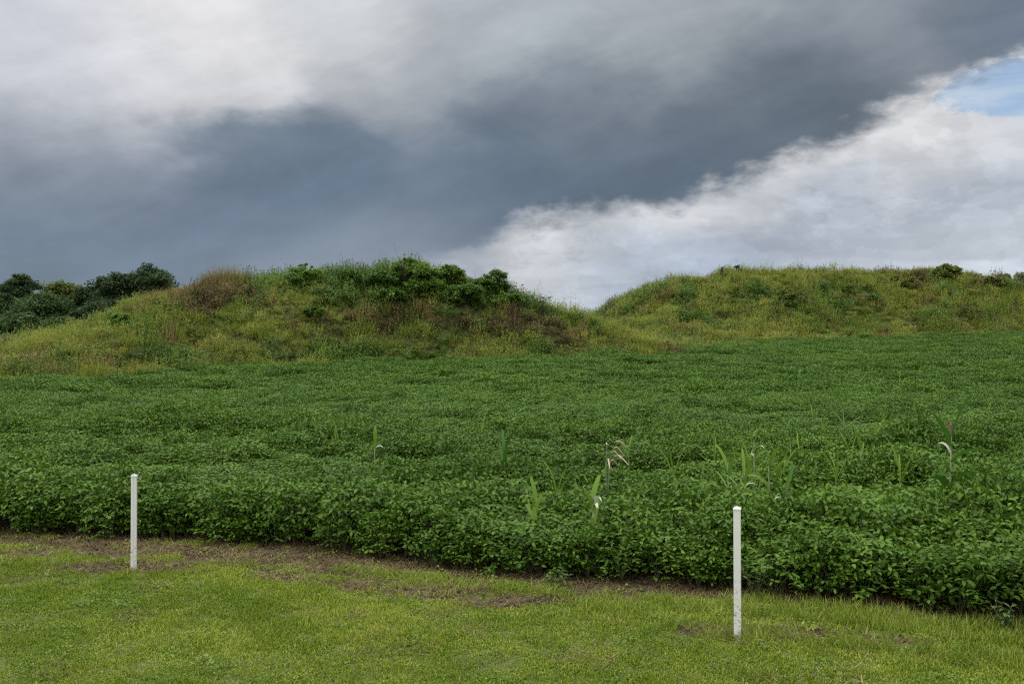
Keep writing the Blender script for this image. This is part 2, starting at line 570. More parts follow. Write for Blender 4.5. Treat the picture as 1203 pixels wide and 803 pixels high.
def soil(x, y):
    x, y = np.asarray(x, float), np.asarray(y, float)
    m = stroke_mask(x, y, SOIL)
    under = sstep(y - edge_y(x), -0.15, 0.15)
    m = np.maximum(m, under)
    nz = fbm(x, y, 2.6, 4, 1.0) - 0.5
    return np.clip(sstep(m + nz * 1.1, 0.30, 0.75), 0, 1)


# ------------------------------------------------------------------ mounds: shapes
L_RIDGE_Y = 90.0
_lr = [(-160, 424), (-60, 418), (0, 412), (60, 405), (120, 390), (160, 371), (200, 352), (240, 338), (300, 335), (350, 328), (400, 324), (440, 325),
       (480, 322), (540, 330), (590, 345), (620, 358), (650, 371), (700, 386), (740, 396), (790, 409)]
_lrx = np.array([(p[0] - CX) / FPX * L_RIDGE_Y for p in _lr])
_lrz = np.array([CAM_H + (CY - p[1]) / FPX * L_RIDGE_Y for p in _lr])
_lb = np.array([(-70, 52), (-45, 57), (-31.8, 62), (-21.6, 71), (-12, 78), (6.4, 84), (14.2, 87.5), (22, 92)])
R_RIDGE_Y = 147.0
_rr = [(640, 398), (690, 378), (708, 372), (728, 361), (756, 345), (796, 334), (830, 330), (870, 327), (920, 325), (1000, 323), (1060, 321), (1115, 321),
       (1150, 329), (1203, 344), (1280, 366), (1360, 384), (1440, 396)]
_rrx = np.array([(p[0] - CX) / FPX * R_RIDGE_Y for p in _rr])
_rrz = np.array([CAM_H + (CY - p[1]) / FPX * R_RIDGE_Y for p in _rr])
_rb = np.array([(-8, 112), (4, 106), (12, 105), (20.6, 110), (30, 115), (41, 120), (67, 130), (100, 140)])


def mound_fn(x, y, rx, rz, ry, base, flat, seed):
    """Height of a mound above the ground at (x, y) (0 outside)."""
    h = np.interp(x, rx, rz, left=-9, right=-9) - g(x, np.full(np.shape(x), ry))
    h = np.maximum(h, 0)
    yb = np.interp(x, base[:, 0], base[:, 1])
    u = np.clip((y - yb) / (ry - yb), 0, 3)
    up = lambda t: 0.5 * (1 - np.cos(np.pi * np.clip(t / flat, 0, 1))) * 0.55 + np.clip(t / flat, 0, 1) * 0.45
    s = np.where(u < 1, up(u), 1.0)
    back = 1 - up((y - ry - 3) / (ry - yb))
    s = s * np.where(y > ry + 3, back, 1.0)
    bump = (fbm(x, y, 0.16, 4, seed) - 0.5) * 1.5 * np.clip(h / 3, 0, 1) * np.sin(np.pi * np.clip(u / 2, 0, 1))
    hum = np.clip(fbm(x, y, .36, 2, seed + 2) - .36, 0, 1) * 2.2 * np.clip(h / 3, 0, 1) * np.clip(u * 4, 0, 1) * np.where(u < 1, 1 - .6 * u ** 3, .4)
    return np.maximum(h * s + bump + hum - .25 * np.clip(h / 3, 0, 1), 0) * (h > 0)


mound_l = lambda x, y: mound_fn(x, y, _lrx, _lrz, L_RIDGE_Y, _lb, 1.0, 4.0)
mound_r = lambda x, y: mound_fn(x, y, _rrx, _rrz, R_RIDGE_Y, _rb, 0.86, 8.0)


def top_z(x, y):
    return g(x, y) + np.maximum(mound_l(x, y), mound_r(x, y))


# ------------------------------------------------------------------ ground sheet
def ground():
    xs = np.concatenate([[-4000, -2000, -900, -400, -200], np.arange(-120, -14, 4.0), np.arange(-14, 11, .09), np.arange(11, 130, 4.0), [200, 400, 900, 2000, 4000]])
    ys = np.concatenate([[-3000, -600, -100, -30, -10, -3, 0, 2, 4], np.arange(5, 14.5, .09), np.arange(15, 20, 1.0), np.arange(20, 240, 4.0), [280, 340, 420, 560, 700, 1200, 2500, 5000]])
    X, Y = np.meshgrid(xs, ys)
    so = soil(X, Y)
    near = (Y > 4) * (Y < 15) * (np.abs(X) < 16)
    Z = g(X, Y) - 0.018 * so * near + 0.014 * (fbm(X, Y, 5.0, 3, 2) - .5) * near
    ny, nx = X.shape
    idx = np.arange(ny * nx).reshape(ny, nx)
    F = np.stack([idx[:-1, :-1], idx[:-1, 1:], idx[1:, 1:], idx[1:, :-1]], -1).reshape(-1, 4)
    m = new_mat('ground soil and thatch')
    L = m.node_tree.links
    tc = node('ShaderNodeTexCoord')
    P = tc.outputs['Object']
    n1 = noise(P, 1.3, 5, 0.6); n2 = noise(P, 14.0, 6, 0.65); n3 = noise(P, 60.0, 4, 0.6)
    earth = mixc(smooth(n2, 0.35, 0.65), (.030, .022, .010), (.082, .061, .032))
    earth = mixc(smooth(n1, 0.45, 0.62) * 0.7, earth, (.088, .073, .046))
    earth = mixc(smooth(n3, 0.56, 0.68) * 0.6, earth, (.15, .115, .075))
    thatch = mixc(smooth(n3, 0.35, 0.65), (.035, .050, .014), (.10, .12, .03))
    thatch = mixc(smooth(n2, 0.5, 0.7) * 0.5, thatch, (.12, .10, .04))
    bs = node('ShaderNodeBsdfPrincipled')
    L.new(mixc(attr('soil'), thatch, earth), bs.inputs['Base Color'])
    bs.inputs['Roughness'].default_value = 0.9
    bs.inputs['Specular IOR Level'].default_value = 0.15
    bp = node('ShaderNodeBump')
    bp.inputs['Strength'].default_value = 0.6; bp.inputs['Distance'].default_value = 0.03
    L.new((n2 + n3 * 0.5).s, bp.inputs['Height']); L.new(bp.outputs[0], bs.inputs['Normal'])
    out = node('ShaderNodeOutputMaterial'); L.new(bs.outputs[0], out.inputs[0])
    me = mesh_np('ground', np.stack([X, Y, Z], -1).reshape(-1, 3), F, m, True, {'soil': so.ravel()})
    return tag(link('ground', me), 'flat ground of lawn thatch and bare brown soil', 'ground', kind='structure')


def ground_z(x, y):
    so = soil(x, y)
    near = (np.asarray(y) > 4) * (np.asarray(y) < 15)
    return g(x, y) - 0.018 * so * near


ground()


def mound(name, fn, x0, x1, y0, y1, label):
    X, Y = np.meshgrid(np.arange(x0, x1, .8), np.arange(y0, y1, .8))
    H = fn(X, Y)
    Z = g(X, Y) + np.where(H > 0.02, H, -0.4)
    ny, nx = X.shape
    idx = np.arange(ny * nx).reshape(ny, nx)
    F = np.stack([idx[:-1, :-1], idx[:-1, 1:], idx[1:, 1:], idx[1:, :-1]], -1).reshape(-1, 4)
    keep = (Z.ravel()[F] > g(X, Y).ravel()[F] - 0.3).any(1)
    return tag(link(name, mesh_np(name, np.stack([X, Y, Z], -1).reshape(-1, 3), F[keep], M['mound'], True)), label, 'mound', kind='structure')


M['mound'] = plain('mound earth and roots', (.035, .045, .012), (.085, .085, .026), 2.2, 0.95, 0.1)
mound('mound', mound_l, -66, 24, 50, 128, 'long grassy earth mound topped with dark green shrubs beside the left trees')
mound('mound', mound_r, -10, 112, 103, 190, 'broad flat topped grassy mound rising behind the soybean field')


# ------------------------------------------------------------------ scatter: instanced ground cover (kind stuff)
def scatter(name, protos, pos, rot, scl, idx, tint, label, cat):
    """protos: meshes. One object whose points carry copies of them."""
    src = bpy.data.collections.new(name + ' plants')
    for i, me in enumerate(protos):
        src.objects.link(bpy.data.objects.new('%s_%02d' % (me.name, i), me))
    order = sorted(range(len(protos)), key=lambda i: src.objects[i].name)
    names = [o.name for o in src.objects]
    rank = {n: k for k, n in enumerate(sorted(names))}
    remap = np.array([rank[n] for n in names])
    me = bpy.data.meshes.new(name)
    n = len(pos)
    me.vertices.add(n)
    me.vertices.foreach_set('co', np.ascontiguousarray(pos, np.float32).ravel())
    for an, ty, key, dat in (('rot', 'FLOAT_VECTOR', 'vector', rot), ('scl', 'FLOAT_VECTOR', 'vector', scl), ('tint', 'FLOAT', 'value', tint)):
        a = me.attributes.new(an, ty, 'POINT'); a.data.foreach_set(key, np.ascontiguousarray(dat, np.float32).ravel())
    a = me.attributes.new('pick', 'INT', 'POINT'); a.data.foreach_set('value', np.ascontiguousarray(remap[idx], np.int32))
    o = link(name, me)
    ng = bpy.data.node_groups.new(name + ' scatter', 'GeometryNodeTree')
    ng.interface.new_socket('Geometry', in_out='INPUT', socket_type='NodeSocketGeometry')
    ng.interface.new_socket('Geometry', in_out='OUTPUT', socket_type='NodeSocketGeometry')
    N, K = ng.nodes, ng.links
    gi, go = N.new('NodeGroupInput'), N.new('NodeGroupOutput')
    ci = N.new('GeometryNodeCollectionInfo')
    ci.inputs['Collection'].default_value = src
    ci.inputs['Separate Children'].default_value = True
    ci.inputs['Reset Children'].default_value = True
    ip = N.new('GeometryNodeInstanceOnPoints')
    ip.inputs['Pick Instance'].default_value = True

    def na(nm, ty):
        q = N.new('GeometryNodeInputNamedAttribute'); q.data_type = ty
        q.inputs['Name'].default_value = nm
        return q.outputs[0]
    K.new(gi.outputs[0], ip.inputs['Points']); K.new(ci.outputs[0], ip.inputs['Instance'])
    K.new(na('pick', 'INT'), ip.inputs['Instance Index'])
    er = N.new('FunctionNodeEulerToRotation')
    K.new(na('rot', 'FLOAT_VECTOR'), er.inputs[0]); K.new(er.outputs[0], ip.inputs['Rotation'])
    K.new(na('scl', 'FLOAT_VECTOR'), ip.inputs['Scale'])
    K.new(ip.outputs[0], go.inputs[0])
    md = o.modifiers.new('scatter', 'NODES'); md.node_group = ng
    return tag(o, label, cat, kind='stuff')


def jgrid(x0, x1, y0, y1, step, jit=0.5):
    X, Y = np.meshgrid(np.arange(x0, x1, step), np.arange(y0, y1, step))
    X = X.ravel() + rng.uniform(-jit, jit, X.size) * step
    Y = Y.ravel() + rng.uniform(-jit, jit, Y.size) * step
    return X, Y


def in_view(x, y, margin=2.5):
    return np.abs(x) < y * 0.52 * 1.06 + margin


def spin(n, tilt=0.08):
    return np.stack([rng.normal(0, tilt, n), rng.normal(0, tilt, n), rng.uniform(0, 2 * np.pi, n)], 1)


# --- soybeans
def soy_plant(nt, tmpl, h=0.78, spread=0.27, size=1.0, name='soybean_plant', stems=True):
    """A bushy plant: a leaning main stem and side stems carrying trifoliate leaves, most of them near the top."""
    ge = Geo()
    # where each leaf of three sits
    t = rng.beta(2.6, 1.2, nt)
    z = 0.07 + t * (h - 0.07)
    rr = spread * np.sqrt(rng.random(nt)) * (0.75 + 0.45 * np.sin(np.pi * np.clip(t, 0, 1)))
    a = rng.uniform(0, 2 * np.pi, nt)
    z = z - 0.16 * (rr / spread) ** 2 * h * 0.6
    z = np.maximum(z, 0.05)
    c = np.stack([np.cos(a) * rr, np.sin(a) * rr, z], 1)
    out = a + rng.normal(0, 0.7, nt)
    pitch = rng.normal(-0.15, 0.5, nt)
    L = size * rng.uniform(0.050, 0.082, nt)
    val = np.clip(rng.normal(0.44, 0.30, nt), 0, 1)
    for dy, ox in ((0, 0.035), (1.75, 0.0), (-1.75, 0.0)):
        yaw = out + dy * rng.uniform(0.8, 1.1, nt)
        p = c + np.stack([np.cos(out), np.sin(out), np.zeros(nt)], 1) * ox * size
        leaves(ge, p, yaw, pitch + rng.normal(0, 0.25, nt), rng.normal(0, 0.6, nt), L, L * rng.uniform(0.50, 0.68, nt), tmpl,
               np.clip(val + rng.normal(0, 0.08, nt), 0, 1))
    me = ge.mesh(name, M['soy'], True)
    if stems:
        gs = Geo()
        for k in range(5):
            a0 = rng.uniform(0, 6.28); q = rng.uniform(0.3, 0.9) * spread
            tube(gs, [(0, 0, -0.02), (math.cos(a0) * q * .35, math.sin(a0) * q * .35, h * .35), (math.cos(a0) * q, math.sin(a0) * q, h * .8)],
                 [.007, .005, .003], 4)
        vs, fs = np.concatenate(gs.v), np.concatenate(gs.f)
        V0 = np.concatenate(ge.v + [vs]); F0 = np.concatenate(ge.f + [fs + ge.n]); A0 = np.concatenate(ge.a + gs.a)
        me = mesh_np(name, V0, F0, M['soy'], True, {'leaf': A0})
        me.materials.append(M['soy_stem'])
        mi = np.zeros(len(F0), np.int32); mi[-len(fs):] = 1
        me.polygons.foreach_set('material_index', mi)
    return me


def soy_patch(n, name='soybean_patch'):
    """A metre of closed canopy seen from further off."""
    ge = Geo()
    x, y = rng.uniform(-.6, .6, n), rng.uniform(-.6, .6, n)
    z = 0.80 - rng.beta(1.1, 2.6, n) * 0.55 + 0.05 * np.sin(x * 7) * np.cos(y * 6)
    L = rng.uniform(.08, .14, n)
    leaves(ge, np.stack([x, y, z], 1), rng.uniform(0, 6.28, n), rng.normal(-.1, .55, n), rng.normal(0, .7, n), L, L * .7, LEAF4,
           np.clip(rng.normal(.44, .26, n), 0, 1))
    return ge.mesh(name, M['soy'], True)


near_protos = [soy_plant(rng.integers(115, 145), LEAF8, rng.uniform(.70, .86), rng.uniform(.25, .32)) for _ in range(8)]
mid_protos = [soy_plant(105, LEAF4, rng.uniform(.72, .84), .34, 1.15, 'soybean_bush', False) for _ in range(5)]
far_protos = [soy_patch(460) for _ in range(6)]


def in_field(x, y):
    ye = edge_y(x) + 0.22 + 0.16 * (fbm(x, np.zeros_like(x), 1.1, 3, 6) - .5) * 2
    yl = np.interp(x, _lb[:, 0], _lb[:, 1]) - 0.6
    yr = np.interp(x, _rb[:, 0], _rb[:, 1]) - 0.8
    lim = np.where(x < 17, yl, yr)
    lim = np.where((x >= 17) & (x < 23), np.minimum(yr, yl + (x - 17) * 3.0), lim)
    return (y > ye) & (y < lim)


def soybeans():
    P, I, SC, T = [], [], [], []
    for (y0, y1, step, lo, hi, sc) in ((8, 24, .27, 0, 8, 1.0), (24, 44, .42, 8, 13, 1.12), (44, 142, .78, 13, 19, 1.0)):
        wx = y1 * 0.56 + 4
        x, y = jgrid(-wx, wx, y0, y1, step)
        k = in_view(x, y, 4.5) & in_field(x, y)
        x, y = x[k], y[k]
        n = len(x)
        vig = fbm(x, y * 1.0, .55, 3, 12)            # patches of stronger and weaker growth
        streak = fbm(x * .16, y, .5, 3, 22)
        hgt = 0.84 + 1.0 * (vig - .5) + .8 * (streak - .5)
        dip = fbm(x * .35, y * 1.1, .5, 3, 27)
        hgt = hgt * (1 - .55 * sstep(dip, .60, .70))
        P.append(np.stack([x, y, ground_z(x, y)], 1))
        I.append(rng.integers(lo, hi, n))
        hgt = hgt * rng.uniform(.84, 1.16, n)
        w_ = sc * rng.uniform(.9, 1.15, n)
        SC.append(np.stack([w_, w_, hgt], 1))
        T.append(np.clip(.43 + 1.3 * (fbm(x, y, .22, 4, 31) - .5) + rng.normal(0, .17, n), 0, 1))
    # lower plants fringing the open edge of the crop
    x = np.arange(-12, 10.0, .11); x = x + rng.uniform(-.06, .06, len(x))
    y = edge_y(x) + 0.24 + 0.16 * (fbm(x, np.zeros_like(x), 1.1, 3, 6) - .5) * 2 + rng.normal(0, .09, len(x))
    k = rng.random(len(x)) < .5
    x, y = x[k], y[k]; n = len(x)
    P.append(np.stack([x, y, ground_z(x, y)], 1)); I.append(rng.integers(0, 8, n))
    w_ = rng.uniform(.6, .95, n)
    SC.append(np.stack([w_, w_, rng.uniform(.35, .8, n)], 1)); T.append(np.clip(rng.normal(.45, .18, n), 0, 1))
    P = np.concatenate(P)
    return scatter('soybean_crop', near_protos + mid_protos + far_protos, P, spin(len(P), .07), np.concatenate(SC), np.concatenate(I), np.concatenate(T),
                   'dense dark green soybean crop covering the field', 'crop')


soybeans()


# --- lawn, verge, litter
def turf_patch(n, size, h0, h1, w, mat, name, bend=1.0):
    ge = Geo()
    p = np.stack([rng.uniform(-size, size, n), rng.uniform(-size, size, n), np.full(n, -.004)], 1)
    blades(ge, p, rng.uniform(0, 6.28, n), np.abs(rng.normal(.25, .3, n)), rng.normal(.7, .45, n) * bend, rng.uniform(h0, h1, n), rng.uniform(.7, 1.3, n) * w,
           rng.random(n) ** 1.15)
    return ge.mesh(name, mat)


def lawn():
    protos = [turf_patch(150, .13, .016, .048, .0085, M['lawn'], 'lawn_tuft', 1.8) for _ in range(8)]
    x, y = jgrid(-11, 10, 4.0, 14, .125)
    so = soil(x, y)
    keep = in_view(x, y, 3.0) & (rng.random(len(x)) > so * 1.08) & (y < edge_y(x) + .1)
    x, y, so = x[keep], y[keep], so[keep]
    n = len(x)
    hh = (0.55 + 1.0 * fbm(x, y, 1.4, 3, 41)) * rng.uniform(.7, 1.3, n)
    gone = rng.random(n) < np.clip(2.2 * (fbm(x, y, 1.9, 4, 46) - .60), 0, .6)
    t = np.clip(.42 + 1.5 * (fbm(x, y, .7, 4, 51) - .5) + 1.3 * (fbm(x, y, 3.0, 3, 55) - .5) + .25 * so + rng.normal(0, .2, n), 0, 1)
    hh *= np.where(rng.random(n) < .18, .45, 1.0) * np.where(gone, .3, 1.0)
    w_ = rng.uniform(.75, 1.25, n)
    scatter('lawn_grass', protos, np.stack([x, y, ground_z(x, y)], 1), spin(n, .05), np.stack([w_, w_, hh], 1), rng.integers(0, 8, n), t,
            'short mown yellow green lawn in the foreground', 'grass')


def verge():
    """Longer unmown grass in ragged bands along the crop edge."""
    protos = [turf_patch(46, .11, .07, .17, .007, M['verge'], 'verge_tuft', .9) for _ in range(5)]
    x, y = jgrid(-8, 7, 7, 13, .12)
    bands = [([(400, 668), (520, 682), (640, 694), (700, 700)], .17, .95), ([(700, 712), (800, 712), (900, 718), (1000, 728), (1203, 752)], .26, 1.0),
             ([(880, 706), (1000, 722), (1203, 746)], .25, 1.0), ([(250, 662), (340, 668)], .12, .6), ([(0, 664), (80, 660)], .14, .55),
             ([(620, 722), (650, 722)], .09, 1.0), ([(730, 730), (1203, 782)], .2, .5), ([(866, 751)], .13, 1.0), ([(157, 673)], .10, .9)]
    m = stroke_mask(x, y, bands) + (fbm(x, y, 2.2, 3, 61) - .5) * 1.2
    k = (m > .45) & in_view(x, y, 3.0) & (y < edge_y(x) + .05) & (rng.random(len(x)) < .85)
    x, y = x[k], y[k]
    n = len(x)
    hh = rng.uniform(.55, 1.15, n) * (.7 + .35 * sstep(x, -1, 4))
    w_ = rng.uniform(.8, 1.2, n)
    scatter('verge_grass', protos, np.stack([x, y, ground_z(x, y)], 1), spin(n, .1), np.stack([w_, w_, hh], 1), rng.integers(0, 5, n),
            np.clip(.45 + 1.2 * (fbm(x, y, 1.5, 3, 65) - .5) + rng.normal(0, .14, n), 0, 1), 'ragged longer yellow green grass along the crop edge', 'grass')


def litter():
    protos = []
    for _ in range(5):
        ge = Geo()
        n = 90
        p = np.stack([rng.uniform(-.2, .2, n), rng.uniform(-.2, .2, n), rng.uniform(0, .02, n)], 1)
        blades(ge, p, rng.uniform(0, 6.28, n), rng.uniform(1.0, 1.65, n), rng.normal(0, .3, n), rng.uniform(.03, .12, n), rng.uniform(.004, .010, n))
        protos.append(ge.mesh('straw_litter', M['litter']))
    x, y = jgrid(-9, 7, 7, 14, .2)
    so = soil(x, y)
    k = (rng.random(len(x)) < so * .8 + .05) & in_view(x, y, 3.0) & (y < edge_y(x) + .6)
    x, y = x[k], y[k]
    n = len(x)
    w_ = rng.uniform(.7, 1.2, n)
    scatter('straw_litter', protos, np.stack([x, y, ground_z(x, y) + .002], 1), spin(n, .04), np.stack([w_, w_, w_], 1), rng.integers(0, 5, n),
            np.clip(.45 + 1.4 * (fbm(x, y, 1.2, 3, 71) - .5) + rng.normal(0, .12, n), 0, 1), 'dead brown straw and stems littering the bare soil strip', 'litter')


def seedlings():
    """Little broad-leaved weeds sprouting on the bare strip."""
    protos = []
    for _ in range(4):
        ge = Geo()
        n = 16
        p = np.stack([rng.normal(0, .035, n), rng.normal(0, .035, n), rng.uniform(.01, .09, n)], 1)
        leaves(ge, p, rng.uniform(0, 6.28, n), rng.normal(.15, .4, n), rng.normal(0, .4, n), rng.uniform(.02, .05, n), rng.uniform(.014, .03, n), LEAF8)
        protos.append(ge.mesh('weed_seedling', M['verge']))
    x, y = jgrid(-8, 6, 7, 13.5, .28)
    so = soil(x, y)
    k = (so > .35) & (rng.random(len(x)) < .34) & (y < edge_y(x) + .3) & in_view(x, y, 3.0)
    x, y = x[k], y[k]; n = len(x)
    w_ = rng.uniform(.5, 1.3, n)
    scatter('weed_seedlings', protos, np.stack([x, y, ground_z(x, y)], 1), spin(n, .1), np.stack([w_, w_, w_], 1), rng.integers(0, 4, n), rng.random(n),
            'tiny green weed seedlings sprouting on the bare soil strip', 'weeds')


def clods():
    """Crumbs and clods of earth on the bare strip."""
    protos = []
    for _ in range(4):
        ge = Geo()
        for k in range(9):
            c = np.array([rng.normal(0, .07), rng.normal(0, .07), 0.0])
            q = rng.uniform(.006, .022)
            d = np.array([(1, 0, 0), (-1, 0, 0), (0, 1, 0), (0, -1, 0), (0, 0, 1), (.7, .7, .5), (-.7, .6, .5), (.6, -.7, .6), (-.6, -.7, .5)]) * q * rng.uniform(.6, 1.2, (9, 1))
            F = [(0, 5, 7), (5, 2, 6), (6, 1, 8), (8, 3, 7), (4, 5, 6), (4, 6, 8), (4, 8, 7), (4, 7, 5), (0, 2, 5), (2, 1, 6), (1, 3, 8), (3, 0, 7)]
            ge.add(c + d, F, rng.random())
        protos.append(ge.mesh('earth_clods', M['earth']))
    x, y = jgrid(-9, 7, 7, 14, .12)
    so = soil(x, y)
    k = (rng.random(len(x)) < so * .8) & in_view(x, y, 3.0) & (y < edge_y(x) + .4)
    x, y = x[k], y[k]; n = len(x)
    w_ = rng.uniform(.5, 1.3, n)
    scatter('earth_clods', protos, np.stack([x, y, ground_z(x, y)], 1), spin(n, .1), np.stack([w_, w_, w_], 1), rng.integers(0, 4, n), rng.random(n),
            'brown crumbs and clods of earth on the bare soil strip', 'soil')


def lawn_weeds():
    """Low broad-leaved weeds and clover in the turf."""
    protos = []
    for _ in range(5):
        ge = Geo()
        n = 60
        p = np.stack([rng.normal(0, .06, n), rng.normal(0, .06, n), rng.uniform(.012, .042, n)], 1)
        L = rng.uniform(.012, .028, n)
        leaves(ge, p, rng.uniform(0, 6.28, n), rng.normal(.1, .35, n), rng.normal(0, .35, n), L, L * .9, LEAF8)
        protos.append(ge.mesh('lawn_weed', M['clover']))
    x, y = jgrid(-9, 8, 5, 13, .11)
    m = fbm(x, y, 1.1, 4, 83)
    k = (rng.random(len(x)) < np.clip((m - .47) * 1.0, .04, .2)) & in_view(x, y, 3.0) & (y < edge_y(x) - .3) & (soil(x, y) < .6)
    x, y = x[k], y[k]; n = len(x)
    w_ = rng.uniform(.5, 1.05, n)
    scatter('lawn_weeds', protos, np.stack([x, y, ground_z(x, y)], 1), spin(n, .08), np.stack([w_, w_, w_], 1), rng.integers(0, 5, n), rng.random(n),
            'low clover and broad leaved weeds growing in the mown lawn', 'weeds')


M['earth'] = foliage('earth crumb', (.028, .020, .013), (.060, .044, .029), (.115, .090, .062), 0.0, 0.95, 0.05)
M['clover'] = foliage('clover leaf', (.055, .112, .012), (.115, .190, .024), (.200, .275, .050), 0.25, 0.5, 0.15)
lawn(); verge(); litter(); seedlings(); clods(); lawn_weeds()


# --- rough growth on the mounds
def grass_clump(n, h0, h1, w, mat, name, spread=.45, bend=.8, seeds=0):
    ge = Geo()
    a, q = rng.uniform(0, 6.28, n), spread * np.sqrt(rng.random(n))
    p = np.stack([np.cos(a) * q, np.sin(a) * q, np.full(n, -.08)], 1)
    blades(ge, p, a + rng.normal(0, .8, n), np.abs(rng.normal(.15, .2, n)), rng.normal(.75, .35, n) * bend, rng.uniform(h0, h1, n), rng.uniform(.7, 1.3, n) * w,
           rng.random(n), 3)
    return ge.mesh(name, mat)


def forb_clump(n, h, spread, leaf, mat, name, narrow=.5):
    ge = Geo()
    m = n // 12
    for k in range(m):
        a, q = rng.uniform(0, 6.28), spread * math.sqrt(rng.random())
        hh = h * rng.uniform(.6, 1.1)
        bx, by = math.cos(a) * q, math.sin(a) * q
        t = np.sort(rng.beta(1.6, 1.0, 12))
        p = np.stack([bx * (1 + .3 * t), by * (1 + .3 * t), t * hh], 1)
        L = leaf * rng.uniform(.7, 1.25, 12) * (1.15 - .5 * t)
        leaves(ge, p, rng.uniform(0, 6.28, 12), rng.normal(.1, .45, 12), rng.normal(0, .4, 12), L, L * narrow, LEAF4, np.clip(rng.normal(.45, .3, 12), 0, 1))
    return ge.mesh(name, mat, True)


MP = [grass_clump(44, .45, 1.0, .075, M['grass_green'], 'green_grass_clump')]                                   # 0-2
MP += [forb_clump(200, .95, .55, .17, M['grass_green'], 'green_weed_clump', .45) for _ in range(2)]
MP += [grass_clump(44, .5, 1.0, .070, M['grass_yellow'], 'yellow_grass_clump', .45, 1.1)]                       # 3-5
MP += [forb_clump(200, .95, .55, .16, M['grass_yellow'], 'yellow_weed_clump', .42) for _ in range(2)]
MP += [grass_clump(44, .6, 1.3, .060, M['grass_tan'], 'tan_grass_clump', .4, .6) for _ in range(2)]              # 6-7
MP += [forb_clump(190, 1.0, .5, .20, M['forb'], 'broad_weed_clump') for _ in range(3)]                           # 8-10
MP += [forb_clump(230, 1.05, .5, .19, M['weed_brown'], 'withered_weed_clump', .4) for _ in range(2)]            # 11-12
MP += [forb_clump(250, .85, .6, .20, M['shrub'], 'leafy_thicket_clump', .62) for _ in range(2)]                  # 13-14
MP += [forb_clump(36, 1.9, .3, .15, mt, 'tall_weed_stalk', .35) for mt in (M['grass_green'], M['weed_brown'], M['forb'])]             # 15-17


def bumpw(px, py, c, s):
    return np.exp(-.5 * (((px - c[0]) / s[0]) ** 2 + ((py - c[1]) / s[1]) ** 2))


def mound_cover(name, fn, x0, x1, y0, y1, ry, base, step, regions, label, seed, wl, back=8):
    x, y = jgrid(x0, x1, y0, y1, step)
    h = fn(x, y)
    yb = np.interp(x, base[:, 0], base[:, 1])
    k = (y > yb - .8) & (y < ry + back) & (h > -1) & in_view(x, y, 4)
    k &= (h > .02) | (np.abs(y - yb) < 2.2) | ((y > yb) & (y < yb + 12))
    x, y, h = x[k], y[k], h[k]
    z = g(x, y) + h
    n = len(x)
    px, py = CX + FPX * x / y, CY + FPX * (CAM_H - z - .5) / y
    n1, n2, n3 = fbm(x, y, .30, 3, seed), fbm(x, y, .22, 3, seed + 5), fbm(x, y, .5, 3, seed + 9)
    W = np.zeros((6, n))      # green grass, yellow grass, tan, forb, withered, thicket
    W[0] = wl[0] + 2.2 * (n1 - .5)
    W[1] = wl[1] + 2.2 * (n2 - .5)
    W[2] = wl[2] + 1.6 * (n3 - .5)
    W[3] = wl[3] + 2.6 * (fbm(x, y, .33, 3, seed + 13) - .5)
    W[4] = wl[4] + 2.2 * (fbm(x, y, .28, 3, seed + 17) - .5)
    W[5] = wl[5] + 2.2 * (fbm(x, y, .25, 3, seed + 23) - .5)
    for kind, c, s, amt in regions: W[kind] += amt * bumpw(px, py, c, s)
    W += rng.normal(0, .24, W.shape)
    typ = W.argmax(0)
    lohi = np.array([(0, 3), (3, 6), (6, 8), (8, 11), (11, 13), (13, 15)])
    idx = (lohi[typ, 0] + rng.random(n) * (lohi[typ, 1] - lohi[typ, 0])).astype(int)
    tall = rng.random(n) < .05
    idx = np.where(tall, rng.integers(15, 18, n), idx)
    hs = np.clip(1.0 + 2.6 * (fbm(x, y, .42, 3, seed + 31) - .5), .35, 1.9) * rng.uniform(.65, 1.3, n)
    w_ = rng.uniform(.85, 1.3, n) * (step / .54)
    tint = np.clip(.45 + 1.3 * (fbm(x, y, .35, 4, seed + 41) - .5) + rng.normal(0, .24, n), 0, 1)
    return scatter(name, MP, np.stack([x, y, z], 1), spin(n, .14), np.stack([w_, w_, hs], 1), idx, tint, label, 'grass')


mound_cover('tall_grass', mound_l, -62, 24, 50, 98, L_RIDGE_Y, _lb, .50, [
    (2, (190, 343), (42, 12), 1.5), (4, (225, 352), (45, 9), .9), (2, (262, 322), (26, 14), .9), (4, (255, 345), (45, 10), .6), (2, (320, 312), (40, 8), .45),
    (5, (525, 333), (75, 16), 1.6), (5, (430, 338), (40, 12), .8), (5, (620, 362), (40, 12), .6), (3, (600, 350), (50, 14), .5), (3, (420, 325), (120, 22), .6), (1, (410, 312), (60, 6), .5), (5, (355, 322), (22, 10), 1.0), (3, (420, 330), (90, 14), .5), (3, (560, 340), (50, 14), .7),
    (4, (470, 371), (100, 8), 1.1), (4, (590, 382), (60, 7), .95), (4, (230, 402), (70, 4), .75), (4, (90, 424), (45, 4), .8), (2, (60, 426), (60, 6), .7), (5, (250, 397), (60, 7), .35),
    (4, (690, 402), (70, 6), .5), (1, (745, 395), (40, 12), 1.0), (1, (300, 375), (110, 16), .35), (1, (60, 410), (60, 12), .4), (1, (560, 398), (120, 8), .4),
    (3, (300, 414), (200, 5), .7), (0, (180, 380), (60, 10), .3), (3, (560, 413), (90, 5), .45)],
    'rough green and brown weeds and grass covering the mound beside the dark trees', 100.0, (.66, .84, .26, .36, .12, .05))
